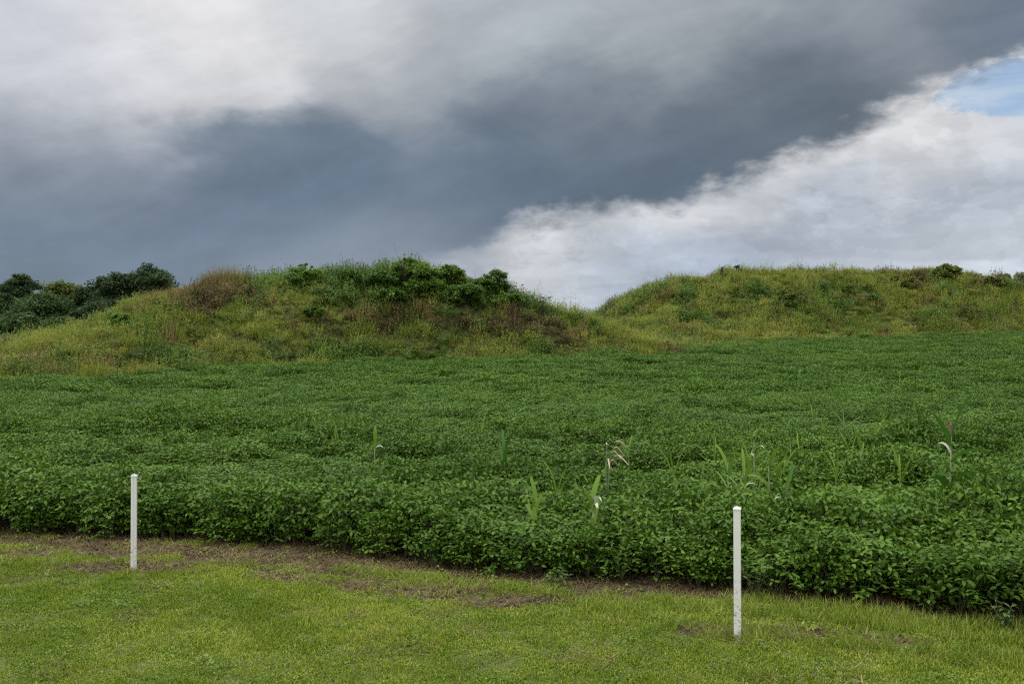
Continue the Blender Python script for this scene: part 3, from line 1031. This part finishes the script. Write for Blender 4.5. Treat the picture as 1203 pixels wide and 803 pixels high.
mound_cover('tall_grass', mound_r, -6, 92, 103, 156, R_RIDGE_Y, _rb, .68, [
    (1, (850, 395), (90, 7), .7), (1, (980, 318), (70, 8), .5), (5, (915, 345), (50, 10), .55), (5, (1050, 335), (30, 8), .5), (4, (1090, 325), (50, 9), .5),
    (3, (760, 355), (40, 18), .4), (1, (1100, 380), (120, 7), .25), (2, (1030, 312), (70, 5), .5), (4, (870, 372), (40, 9), .5)],
    'rough olive grass covering the flat topped mound behind the field', 200.0, (.66, .80, .22, .36, .15, .08))


# ------------------------------------------------------------------ trees
def crown_mesh(lobes, nclump, nleaf, leaf, mat, seed, squash=.8):
    """Leaf clumps on the lobes' outer parts; the space between them stays open."""
    r = np.random.default_rng(seed)
    ge = Geo()
    lob = np.array(lobes, float)                       # cx, cy, cz, radius
    pr = lob[:, 3] ** 2; pr /= pr.sum()
    for k in range(nclump):
        c = lob[r.choice(len(lob), p=pr)]
        d = r.normal(0, 1, 3); d /= np.linalg.norm(d)
        if d[2] < -.35: d[2] *= -.6
        q = c[:3] + d * c[3] * r.uniform(.45, .92) * np.array([1, 1, squash])
        cr = c[3] * r.uniform(.26, .46)
        e = r.normal(0, 1, (nleaf, 3)); e /= np.linalg.norm(e, axis=1)[:, None]
        e *= (r.random(nleaf) ** .45)[:, None] * cr * np.array([1.15, 1.15, .8])
        p = q + e
        base = np.clip(r.normal(.45, .24), 0, 1)
        L = leaf * r.uniform(.7, 1.3, nleaf)
        leaves(ge, p, np.arctan2(e[:, 1], e[:, 0]) + r.normal(0, .8, nleaf), r.normal(.05, .5, nleaf), r.normal(0, .5, nleaf), L, L * .8, LEAF4,
               np.clip(base + r.normal(0, .18, nleaf), 0, 1))
    return ge.mesh('crown', mat, True)


def trunk_mesh(h, rad, lobes, seed):
    r = np.random.default_rng(seed)
    ge = Geo()
    top = np.array([r.normal(0, .05 * h), r.normal(0, .05 * h), h])
    tube(ge, [(0, 0, -.4), (0, 0, .25), top * .35, top * .7, top], np.array([1.5, 1.1, .9, .65, .3]) * rad, 8)
    for c in lobes:
        c = np.array(c[:3])
        s = top * r.uniform(.4, .75)
        mid = (s + c) / 2 + np.array([0, 0, -.08 * h])
        tube(ge, [s, mid, c], np.array([.5, .36, .12]) * rad, 6)
    return ge.mesh('trunk', M['bark'], True)


def tree(name, x, y, z0, height, width, mat, seed, label, cat='tree', group=None, leaf=.34, dens=1.0, lobes=None, low=.25):
    r = np.random.default_rng(seed)
    root = empty(name, (x, y, z0))
    if lobes is None:
        lobes = []
        n = 10
        for i in range(n):
            t = (i + .5) / n
            zz = height * (low + (.86 - low) * t)
            rad = width * .5 * (.50 + .28 * math.sin(math.pi * min(1, t * 1.05)))
            off = width * .5 * (.62 * math.sin(math.pi * (.15 + .8 * t))) * r.uniform(.5, 1.0)
            a = r.uniform(0, 6.28) if i < n - 1 else 0
            if i == n - 1: off *= .3
            lobes.append((math.cos(a) * off, math.sin(a) * off, min(zz, height - rad * .8), rad))
    link('trunk', trunk_mesh(height * .72, max(.09, height * .022), lobes[:6], seed + 1), root)
    link('crown', crown_mesh(lobes, int(150 * dens), int(150), leaf, mat, seed + 2), root)
    tag(root, label, cat, group)
    return root


def at(px, y): return (px - CX) / FPX * y


def ht(py, y): return CAM_H + (CY - py) / FPX * y


def place_tree(px, top, wpx, y, mat, seed, label, **kw):
    x = at(px, y)
    z0 = float(g(x, y))
    return tree(kw.pop('name', 'tree'), x, y, z0, ht(top, y) - z0, wpx / FPX * y, M[mat], seed, label, **kw)


G1 = 'trees beyond the mound at the left'
place_tree(26, 316, 44, 150, 'tree_dark', 301, 'lone dark tree standing tallest at the far left above lighter woods', group=G1, low=.4)
place_tree(72, 328, 58, 160, 'tree_yellow', 311, 'pale yellow green tree between the dark crowns at left', group=G1, low=.35)
place_tree(101, 330, 40, 142, 'tree_dark', 321, 'narrow dark tree right of the yellow green tree', group=G1, low=.25)
place_tree(140, 316, 62, 138, 'tree_dark', 331, 'broad dark tree with a stepped crown behind the mound slope', group=G1, low=.2, dens=1.3)
place_tree(178, 310, 72, 141, 'tree_dark', 341, 'large round dark tree closest to the mound top, highest of the wood', group=G1, low=.2, dens=1.4)
place_tree(-4, 342, 60, 128, 'tree_mid', 351, 'green tree cut by the left edge of the picture', group=G1, low=.12, dens=1.2)
place_tree(50, 343, 74, 122, 'tree_mid', 361, 'mid green bushy tree in front of the yellow green tree', group=G1, low=.1, dens=1.3)
place_tree(24, 366, 50, 112, 'tree_mid', 371, 'low spreading green tree at the foot of the left wood', group=G1, low=.08, dens=1.2)
place_tree(74, 372, 46, 112, 'tree_mid', 376, 'low grey green tree just above the mound tail', group=G1, low=.08, dens=1.2)
place_tree(106, 352, 60, 126, 'tree_dark', 381, 'low dark tree filling the gap under the narrow dark tree', group=G1, low=.08, dens=1.3)
place_tree(-2, 372, 44, 118, 'tree_dark', 386, 'small dark tree at the foot of the green tree cut by the picture edge', group=G1, low=.08, dens=1.2)

G2 = 'far trees behind the right mound'
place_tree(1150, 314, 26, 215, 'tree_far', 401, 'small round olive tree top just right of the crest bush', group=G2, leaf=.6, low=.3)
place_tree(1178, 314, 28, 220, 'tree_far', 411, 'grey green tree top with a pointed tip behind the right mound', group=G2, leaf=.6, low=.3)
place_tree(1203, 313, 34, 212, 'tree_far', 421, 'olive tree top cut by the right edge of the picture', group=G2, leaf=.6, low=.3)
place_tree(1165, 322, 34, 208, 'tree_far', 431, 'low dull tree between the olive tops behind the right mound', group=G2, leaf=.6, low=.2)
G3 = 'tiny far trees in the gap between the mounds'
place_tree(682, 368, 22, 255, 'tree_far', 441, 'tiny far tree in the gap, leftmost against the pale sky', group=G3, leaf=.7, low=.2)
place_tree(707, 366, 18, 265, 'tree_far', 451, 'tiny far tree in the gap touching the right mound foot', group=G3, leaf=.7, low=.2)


# ------------------------------------------------------------------ shrubs on the mounds
def shrub(name, px, py_base, fn, ry, wpx, hpx, mat, seed, label, cat='shrub', group=None, leaf=.16, n=34, spiky=0.0, depth=None, twig=True):
    """A shrub rooted on the mound where the photo shows it: many stems and leaf clumps."""
    # walk the sight line to the mound's face
    ys = np.linspace(52, ry + 4, 400)
    xs = at(px, ys)
    zz = ht(py_base, ys)
    gz = g(xs, ys) + fn(xs, ys)
    hit = np.nonzero(gz >= zz)[0]
    y = depth if depth else (ys[hit[0]] if len(hit) else ry)
    x = at(px, y); z = float(g(x, y) + fn(np.array(x), np.array(y)))
    w, h = wpx / FPX * y, hpx / FPX * y
    r = np.random.default_rng(seed)
    root = empty(name, (x, y, z))
    lob = [(r.uniform(-.36, .36) * w, r.normal(0, .15) * w, h * r.uniform(.08, .66), r.uniform(.15, .36) * min(w, h * 1.2)) for _ in range(13)]
    lob.append((r.normal(0, .1) * w, 0, h * .70, .28 * h))
    if not spiky:                                           # shoots that break the outline
        for k in range(14):
            a = r.uniform(0, math.pi)
            q = r.uniform(.65, .98)
            lob.append((math.cos(a) * w * .46 * q, r.normal(0, .12) * w, max(.1, math.sin(a) * h * .92 * q), .07 * h))
    if spiky: lob = [(r.normal(0, .22) * w, r.normal(0, .2) * w, h * r.uniform(.45, 1.0), .13 * h) for _ in range(8)]
    link('foliage', crown_mesh(lob, int(n * (1.3 if spiky else 2.6)), 18 if spiky else 60, leaf, M[mat], seed + 1, .85), root)
    ge = Geo()
    for c in lob:
        tube(ge, [(0, 0, -.15), (c[0] * .5, c[1] * .5, c[2] * .5), c[:3]], [.022, .016, .006] if spiky else [.05, .035, .012], 5)
    if spiky:
        for k in range(5):
            a = r.uniform(0, 6.28)
            tube(ge, [(0, 0, 0), (math.cos(a) * w * .25, math.sin(a) * w * .25, h * .6), (math.cos(a) * w * .45, math.sin(a) * w * .45, h * r.uniform(.9, 1.2))], [.02, .014, .006], 4)
    link('stems', ge.mesh('stems', M['bark']), root)
    return tag(root, label, cat, group)


GS = 'shrubs on the mound beside the dark trees'
ML, MR = mound_l, mound_r
shrub('shrub', 480, 331, ML, L_RIDGE_Y, 56, 32, 'bush_lit', 501, 'rounded bright green shrub forming the highest point of the mound', group=GS, n=60)
shrub('shrub', 356, 334, ML, L_RIDGE_Y, 44, 26, 'bush_lit', 511, 'vivid green shrub alone on the crest right of the tan grass clump', group=GS, n=46)
shrub('shrub', 408, 334, ML, L_RIDGE_Y, 34, 17, 'shrub', 521, 'dark shrub on the crest between the vivid shrub and the peak', group=GS, n=44)
shrub('shrub', 447, 338, ML, L_RIDGE_Y, 36, 22, 'shrub', 526, 'dark shrub adjoining the peak shrub on its left flank', group=GS, n=44)
shrub('shrub', 526, 336, ML, L_RIDGE_Y, 48, 27, 'bush_lit', 531, 'green shrub just right of the peak shrub', group=GS, n=50)
shrub('shrub', 578, 345, ML, L_RIDGE_Y, 44, 30, 'shrub', 541, 'dark shrub overhanging the steep right shoulder of the crest', group=GS, n=50)
shrub('shrub', 500, 352, ML, L_RIDGE_Y, 60, 27, 'bush_lit', 551, 'wide green shrub spreading on the slope under the peak shrub', group=GS, n=60)
shrub('shrub', 548, 358, ML, L_RIDGE_Y, 54, 26, 'shrub', 561, 'wide dark shrub low on the slope under the overhanging shrub', group=GS, n=56)
shrub('shrub', 455, 358, ML, L_RIDGE_Y, 46, 22, 'shrub', 571, 'dark shrub low on the slope above the withered brown weeds', group=GS, n=46)
shrub('shrub', 597, 362, ML, L_RIDGE_Y, 40, 22, 'bush_lit', 576, 'small green shrub stepping down the right shoulder', group=GS, n=40)
shrub('shrub', 370, 374, ML, L_RIDGE_Y, 30, 14, 'shrub', 581, 'small dark shrub alone in the yellow grass mid slope', group=GS, n=24)
shrub('shrub', 205, 386, ML, L_RIDGE_Y, 26, 15, 'shrub', 586, 'small dark shrub on the grassy slope below the brown weeds', group=GS, n=22)
shrub('shrub', 136, 384, ML, L_RIDGE_Y, 30, 16, 'bush_lit', 591, 'pale green bush at the mound shoulder below the dark trees', group=GS, n=26)
shrub('twiggy_sapling', 638, 371, ML, L_RIDGE_Y, 14, 22, 'twig_leaf', 601, 'thin twiggy sapling on the descending right shoulder', 'sapling', n=9, spiky=1, leaf=.15)
shrub('twiggy_sapling', 534, 318, ML, L_RIDGE_Y, 10, 18, 'twig_leaf', 606, 'thin sapling poking above the crest shrubs', 'sapling', n=6, spiky=1, leaf=.15)
shrub('shrub', 1114, 327, MR, R_RIDGE_Y, 46, 17, 'bush_olive', 611, 'rounded olive bush standing up from the flat mound crest', group='shrubs on the flat topped mound', n=60, leaf=.3)
shrub('shrub', 912, 354, MR, R_RIDGE_Y, 58, 13, 'bush_olive', 621, 'low olive green shrub patch on the flat topped mound face', group='shrubs on the flat topped mound', n=50, leaf=.3)
shrub('shrub', 1055, 336, MR, R_RIDGE_Y, 40, 11, 'bush_olive', 626, 'low olive shrub just below the crest of the flat topped mound', group='shrubs on the flat topped mound', n=40, leaf=.3)
shrub('shrub', 1158, 335, MR, R_RIDGE_Y, 50, 11, 'bush_olive', 631, 'green shrub in front of the far olive tree tops', group='shrubs on the flat topped mound', n=44, leaf=.3)
shrub('twiggy_sapling', 868, 327, MR, R_RIDGE_Y, 12, 15, 'twig_leaf', 641, 'tall wispy sapling on the crest of the flat topped mound', 'sapling', n=9, spiky=1, leaf=.25)
shrub('twiggy_sapling', 849, 330, MR, R_RIDGE_Y, 8, 14, 'twig_leaf', 646, 'slim leaning sapling on the crest left of the wispy sapling', 'sapling', n=6, spiky=1, leaf=.25)
shrub('bare_bush', 708, 383, MR, R_RIDGE_Y, 24, 22, 'twig_leaf', 651, 'grey thin leaved bush at the left foot of the flat topped mound', 'bush', n=12, spiky=1, leaf=.22)


def crest_grass():
    x = at(265, 89.3); y = 89.3
    z = float(g(x, y) + mound_l(np.array(x), np.array(y)))
    ge = Geo()
    n = 1500
    a, q = rng.uniform(0, 6.28, n), np.sqrt(rng.random(n))
    p = np.stack([np.cos(a) * q * 2.3, np.sin(a) * q * 1.5, np.full(n, -.4)], 1)
    blades(ge, p, a + rng.normal(0, .6, n), np.abs(rng.normal(.08, .14, n)), rng.normal(.4, .25, n), rng.uniform(1.1, 2.5, n) * (1.2 - .5 * q ** 2), rng.uniform(.03, .06, n),
           np.clip(rng.normal(.6, .25, n), 0, 1))
    o = link('grass_clump', ge.mesh('grass_clump', M['crest']), None, (x, y, z))
    tag(o, 'big upright tan grass clump on the left crest of the mound', 'grass clump')


M['crest'] = foliage('crest grass', (.100, .095, .026), (.165, .148, .044), (.240, .210, .075), 0.25, 0.7, 0.1, tint=False)
crest_grass()


# ------------------------------------------------------------------ marker posts
def post_mat(name, base, dirt):
    m = new_mat(name)
    L = m.node_tree.links
    tc = node('ShaderNodeTexCoord')
    P = tc.outputs['Object']
    sx = node('ShaderNodeSeparateXYZ'); L.new(P, sx.inputs[0])
    z = V(sx.outputs[2])
    spl = smooth(noise(P, 46.0, 5, .7), .53, .62) * smooth(z, .70, .10)
    grime = smooth(noise(P, 7.0, 5, .6), .40, .75) * (0.35 + .4 * smooth(z, .5, .0))
    c = mixc(grime * .6, base, (.50, .49, .44))
    c = mixc(spl * .95, c, dirt)
    foot = smooth(z + (noise(P, 30.0, 4, .6) - .5) * .12, .07, .0)
    c = mixc(foot * .75, c, dirt)
    bs = node('ShaderNodeBsdfPrincipled')
    L.new(c, bs.inputs['Base Color'])
    bs.inputs['Roughness'].default_value = .45
    bs.inputs['Specular IOR Level'].default_value = .4
    out = node('ShaderNodeOutputMaterial'); L.new(bs.outputs[0], out.inputs[0])
    return m


def prism(geo, outline, z0, z1, dome=0.0):
    o = np.array(outline, float); n = len(o)
    c = o.mean(0)
    rings = [(z0, 1.0), (z1, 1.0)]
    if dome: rings = [(z0, 1.0), (z0 + (z1 - z0) * .55, 1.0), (z1, .8), (z1 + dome * .7, .45), (z1 + dome, .12)]
    v = [np.c_[c + (o - c) * s, np.full(n, zz)] for zz, s in rings]
    F = []
    for i in range(len(rings) - 1):
        for j in range(n):
            a, b = i * n + j, i * n + (j + 1) % n
            F += [(a, b, b + n), (a, b + n, a + n)]
    v = np.concatenate(v)
    k = len(v)
    v = np.concatenate([v, [[*c, rings[-1][0]]], [[*c, z0]]])
    for j in range(n):
        F.append(((len(rings) - 1) * n + j, (len(rings) - 1) * n + (j + 1) % n, k))
        F.append((j, k + 1, (j + 1) % n))
    geo.add(v, F, .5)


def rounded(w, r, q=4):
    pts = []
    for cx, cy, a0 in ((1, 1, 0), (-1, 1, 90), (-1, -1, 180), (1, -1, 270)):
        for i in range(q + 1):
            a = R(a0 + 90 * i / q)
            pts.append((cx * (w / 2 - r) + math.cos(a) * r, cy * (w / 2 - r) + math.sin(a) * r))
    return pts


WHITE = (.60, .60, .565)
DIRT = (.20, .17, .12)


def marker(px, base_py, top_py, w, rz, outline, label, lean, tie):
    x, y = px2g(px, base_py)
    z = float(ground_z(x, y))
    h = ht(top_py, y) - z
    root = empty('marker_post', (x, y, z), rz)
    root.rotation_euler = (lean[0], lean[1], rz)
    ge = Geo(); prism(ge, outline, -.25, h - .012)
    link('shaft', ge.mesh('shaft', post_mat('white post plastic', WHITE, DIRT)), root)
    o = np.array(outline) * 1.12
    ge = Geo(); prism(ge, o, h - .022, h - .006, .010)
    link('cap', ge.mesh('cap', plain('white post cap', (.62, .62, .60), (.57, .57, .54), 12, .4)), root)
    if tie:
        ge = Geo()
        tube(ge, [(0.02, 0, h - .03), (.045, -.01, h - .035), (.075, -.015, h - .055)], [.0035, .003, .002], 6)
        link('tie_wire', ge.mesh('tie_wire', plain('tie wire', (.42, .42, .40), (.55, .55, .52))), root)
    return tag(root, label, 'post', 'white marker posts in the lawn edge')


# the farther post has a fluted front: two flat faces with a groove between
flute = [(-.030, .026), (-.030, -.018), (-.024, -.026), (-.005, -.026), (-.002, -.021), (.008, -.021), (.011, -.026), (.024, -.026), (.030, -.018), (.030, .026)]
marker(157, 669, 557, .06, R(10), [(a * .92, b) for a, b in flute], 'farther white marker post with grooved face, standing in a brown soil patch', (R(-.3), R(.2), 0), True)
marker(866.5, 748, 595, .06, R(-17), rounded(.056, .005), 'nearer white square marker post with dirt splashed foot, standing in longer grass', (0, R(-.2), 0), False)


# ------------------------------------------------------------------ corn plants standing above the soybeans
def ribbon_leaf(ge, base, yaw, length, width, rise, droop, r, val):
    n = 9
    t = np.linspace(0, 1, n)
    ang = rise - droop * t ** 1.4
    s = length / (n - 1)
    hx = np.concatenate([[0], np.cumsum(np.cos(ang[:-1]) * s)])
    hz = np.concatenate([[0], np.cumsum(np.sin(ang[:-1]) * s)])
    c = np.array(base) + np.stack([np.cos(yaw) * hx, np.sin(yaw) * hx, hz], 1)
    side = np.array([-math.sin(yaw), math.cos(yaw), 0.0])
    w = width * .5 * np.sin(np.pi * np.clip(.12 + .88 * t, 0, 1)) ** .7
    tw = r.normal(0, .5)
    up = np.stack([-np.cos(yaw) * np.sin(ang), -np.sin(yaw) * np.sin(ang), np.cos(ang)], 1)
    sd = side * math.cos(tw) + up * math.sin(tw)
    lft, rgt = c - sd * w[:, None] + up * (w * .35)[:, None], c + sd * w[:, None] + up * (w * .35)[:, None]
    v = np.stack([lft, c, rgt], 1).reshape(-1, 3)
    F = []
    for i in range(n - 1):
        a = 3 * i
        F += [(a, a + 1, a + 4), (a, a + 4, a + 3), (a + 1, a + 2, a + 5), (a + 1, a + 5, a + 4)]
    ge.add(v, F, val)


def corn(px, top, base, label, mat='corn', nl=6, upright=.5, dry=0, tassel=False, seed=0, yaws=None, lw=.046, ll=.55):
    zc = .72
    d = FPX * (CAM_H - zc) / (base - CY)
    for _ in range(6):
        zc = .72 + float(g(at(px, d), d)); d = FPX * (CAM_H - zc) / (base - CY)
    for _ in range(4): d = max(d, float(edge_y(at(px, d))) + .55)
    x = at(px, d); z0 = float(g(x, d)); H = ht(top, d) - z0 + .16
    r = np.random.default_rng(seed + 900)
    root = empty('corn_plant', (x, d, z0))
    sh = H * (.93 if tassel else .74)
    lx, ly = r.normal(0, .03), r.normal(0, .03)
    ge = Geo()
    tube(ge, [(0, 0, -.05), (lx * .3, ly * .3, sh * .4), (lx, ly, sh)], [.014, .012, .006], 7)
    link('stalk', ge.mesh('stalk', M['corn_stalk'], True), root)
    gl, gd = Geo(), Geo()
    a0 = r.uniform(0, 6.28)
    for k in range(nl):
        t = .35 + .63 * (k + .5) / nl
        yaw = yaws[k] if yaws and k < len(yaws) else a0 + math.pi * k + r.normal(0, .4)
        top_leaf = k >= nl - 2
        rise = 1.30 if top_leaf else r.uniform(.75, 1.25)
        droop = r.uniform(.25, .7) if top_leaf or r.random() < upright else r.uniform(1.3, 2.4)
        isdry = k < 0
        L = ll * r.uniform(.75, 1.1)
        bz = sh * t
        if top_leaf and not tassel: L = min(L, max(.22, (H - bz) * 1.08))
        ribbon_leaf(gl, (lx * t, ly * t, bz), yaw, L, lw * r.uniform(.8, 1.2), rise, droop, r, np.clip(r.normal(.5, .22), 0, 1))
    for k in range(dry):
        yaw = a0 + 1.2 + math.pi * k + r.normal(0, .5)
        ribbon_leaf(gd, (lx * .8, ly * .8, sh * r.uniform(.72, .9)), yaw, r.uniform(.18, .30), lw * .45, 1.2, r.uniform(2.2, 3.2), r, r.uniform(.3, 1))
    link('foliage', gl.mesh('foliage', M[mat], True), root)
    if dry: link('dry_leaves', gd.mesh('dry_leaves', M['dry'], True), root)
    if tassel:
        gt = Geo()
        for k in range(7):
            a = r.uniform(0, 6.28); s = r.uniform(.02, .07) if k else 0
            tube(gt, [(lx, ly, sh - .02), (lx + math.cos(a) * s * .5, ly + math.sin(a) * s * .5, sh + (H - sh) * .6), (lx + math.cos(a) * s, ly + math.sin(a) * s, H)], [.006, .007, .003], 4)
        link('tassel', gt.mesh('tassel', M['tassel']), root)
    return tag(root, label, 'corn plant', 'stray corn plants in the soybeans')


corn(857, 529, 566, 'bright yellow green young corn plant, leftmost of the cluster behind the nearer post', nl=5, upright=.9, seed=1, ll=.4)
corn(874, 540, 574, 'light green corn plant with a white dry leaf directly above the nearer post', nl=6, upright=.7, dry=1, seed=2, ll=.45)
corn(886, 497, 548, 'tall pale corn plant with bent white leaf tips at the back of the cluster', 'corn', nl=6, upright=.5, dry=2, seed=3)
corn(905, 522, 556, 'spreading green corn plant on the right of the cluster behind the nearer post', nl=7, upright=.5, seed=4, ll=.45)
corn(931, 504, 526, 'small upright corn plant right of the cluster behind the nearer post', nl=5, upright=.9, seed=5, ll=.4)
corn(920, 558, 585, 'low corn plant with a withered white tip at the right foot of the corn cluster', 'corn_dark', nl=4, upright=.3, dry=1, seed=6, ll=.35)
corn(1011, 511, 536, 'single bright upright corn plant like a green candle in mid field', nl=5, upright=1., seed=7, ll=.36)
corn(1040, 487, 510, 'bright corn plant with a pale drooping leaf beyond the candle shaped one', nl=6, upright=.7, dry=1, seed=8)
corn(992, 470, 494, 'small corn plant with spread leaves left of the pale drooping one', nl=6, upright=.6, seed=9)
corn(1115, 512, 578, 'tall dark corn plant with a brown tassel near the right edge', 'corn_dark', nl=7, upright=.2, dry=1, tassel=True, seed=10, ll=.6, lw=.06)
corn(937, 427, 446, 'dark corn plant in two leaning stems at the far field near the right mound', 'corn_dark', nl=6, upright=.8, seed=11, ll=.9, lw=.12)
corn(1105, 455, 470, 'far corn plant with thin leaves beyond the tasselled one', 'corn', nl=6, upright=.6, seed=12)
corn(1058, 438, 452, 'distant pale corn plant with a white leaf well below the right mound', 'corn', nl=5, upright=.6, dry=1, seed=13)
corn(1172, 440, 462, 'distant leaning corn plant by the right edge of the picture', 'corn', nl=6, upright=.6, seed=14)
corn(700, 566, 592, 'wide leaved corn plant with two white dry leaves in the middle of the field', 'corn', nl=4, upright=.8, dry=3, seed=15, ll=.36, lw=.09)
corn(628, 574, 598, 'corn plant with one slanting yellow leaf left of the two white dry leaves', 'corn', nl=4, upright=.7, seed=16, ll=.4)
corn(590, 514, 546, 'upright dark green corn plant in the middle of the field', 'corn_dark', nl=6, upright=.9, seed=17)
corn(440, 504, 522, 'corn plant showing one white dry leaf tip left of the middle', 'corn', nl=4, upright=.6, dry=1, seed=18, ll=.4)
corn(331, 454, 478, 'slim upright corn plant far off above the gap between the post and the middle', 'corn_dark', nl=5, upright=.9, seed=19)
corn(522, 466, 486, 'far corn plant with a slanting pale leaf left of the dark upright one', 'corn', nl=5, upright=.6, dry=1, seed=20)
corn(820, 436, 452, 'far corn plant with a tiny white tip near the foot of the grassy gap', 'corn', nl=5, upright=.6, dry=1, seed=21)


def seed_grass():
    """The dried grass with arching seed heads in the middle of the field."""
    d = FPX * (CAM_H - .72) / (560 - CY); x = at(712, d)
    root = empty('dried_seed_grass', (x, d, 0))
    r = np.random.default_rng(77)
    gs, gh = Geo(), Geo()
    for k in range(7):
        a = r.normal(.1, .5) if k < 5 else r.uniform(0, 6.28)
        s = r.uniform(.10, .26)
        h = 1.15 - .04 * k
        p = [(0, 0, 0), (math.cos(a) * .04, math.sin(a) * .04, .75 * h), (math.cos(a) * s * .6, math.sin(a) * s * .6, h), (math.cos(a) * s * 1.25, math.sin(a) * s * 1.25, h - .03)]
        tube(gs, p, [.006, .005, .003, .002], 4)
        q = [p[2], ((p[2][0] + p[3][0]) / 2, (p[2][1] + p[3][1]) / 2, h + .015), p[3], (math.cos(a) * s * 1.6, math.sin(a) * s * 1.6, h - .09)]
        tube(gh, q, [.004, .010, .010, .003], 5)
    link('stems', gs.mesh('stems', M['corn_stalk']), root)
    link('seed_heads', gh.mesh('seed_heads', plain('dry seed head', (.30, .24, .15), (.42, .35, .24), 40)), root)
    tag(root, 'dried grass with arching tan seed heads above the soybeans', 'grass')


seed_grass()


def roadside_weed(px, py, h, label, seed, mat='verge', n=70, spread=.16):
    x, y = px2g(px, py)
    r = np.random.default_rng(seed)
    root = empty('weed_plant', (x, y, float(ground_z(x, y))))
    gs, gl = Geo(), Geo()
    for k in range(6):
        a = r.uniform(0, 6.28); s = spread * r.uniform(.3, 1)
        tip = np.array([math.cos(a) * s, math.sin(a) * s, h * r.uniform(.7, 1)])
        tube(gs, [(0, 0, -.02), tip * np.array([.4, .4, .5]), tip], [.006, .004, .002], 4)
        m = n // 6
        t = r.uniform(.3, 1, m)
        p = tip[None] * np.stack([t ** 1.4, t ** 1.4, t], 1)
        L = r.uniform(.04, .085, m)
        leaves(gl, p, r.uniform(0, 6.28, m), r.normal(.2, .4, m), r.normal(0, .4, m), L, L * .42, LEAF8)
    link('stems', gs.mesh('stems', M['soy_stem']), root)
    link('foliage', gl.mesh('foliage', M['weed'], True), root)
    tag(root, label, 'weed')


M['weed'] = foliage('roadside weed leaf', (.040, .085, .020), (.075, .130, .030), (.130, .170, .050), .25, .5, .2, tint=False)
roadside_weed(887, 699, .42, 'pale narrow leaved weed growing at the crop edge beside the nearer post', 701, n=140, spread=.2)
roadside_weed(655, 687, .14, 'small light green weed sprouting on bare soil at the crop edge in the middle', 711)
roadside_weed(1180, 740, .25, 'grassy weed leaning from the crop edge at the right border', 721)


def sprigs():
    """Thin grass shoots poking out of the crop here and there."""
    ms = []
    for k in range(4):
        r = np.random.default_rng(60 + k)
        ge = Geo()
        for q in range(4):
            ribbon_leaf(ge, (r.normal(0, .02), r.normal(0, .02), .45), r.uniform(0, 6.28), r.uniform(.38, .62), .022, r.uniform(1.2, 1.5), r.uniform(.2, 1.1), r, r.uniform(.3, 1))
        tube(ge, [(0, 0, -.05), (0, 0, .5)], [.008, .006], 5)
        ms.append(ge.mesh('grass_sprig', M['corn'], True))
    r = np.random.default_rng(66)
    spots = [(845, 470), (800, 498), (868, 500), (955, 480), (970, 505), (905, 470), (1130, 480), (1080, 470), (1150, 505), (760, 470), (720, 500), (660, 480), (560, 500),
             (1010, 455), (900, 440), (1060, 428), (1120, 430), (1150, 420), (480, 480), (400, 505), (250, 480), (655, 560), (790, 540), (980, 545), (1060, 545), (845, 548), (890, 575),
             (835, 520), (880, 535), (912, 540), (948, 520), (1000, 520), (1030, 500), (1075, 515), (1165, 480), (990, 430), (860, 450), (830, 425), (1025, 470), (740, 520), (700, 450), (1190, 530), (925, 460)]
    for i, (px, py) in enumerate(spots):
        zc = .75; d = FPX * (CAM_H - zc) / (py - CY)
        for _ in range(6):
            zc = .75 + float(g(at(px, d), d)); d = FPX * (CAM_H - zc) / (py - CY)
        o = link('grass_sprig', ms[i % 4], None, (at(px, d), d, float(g(at(px, d), d))))
        o.rotation_euler = (r.normal(0, .1), r.normal(0, .1), r.uniform(0, 6.28))
        q = r.uniform(.95, 1.15)
        o.scale = (q, q, q)
        tag(o, 'thin yellow green grass sprig poking above the soybean leaves', 'grass sprig', 'grass sprigs in the soybeans')


sprigs()
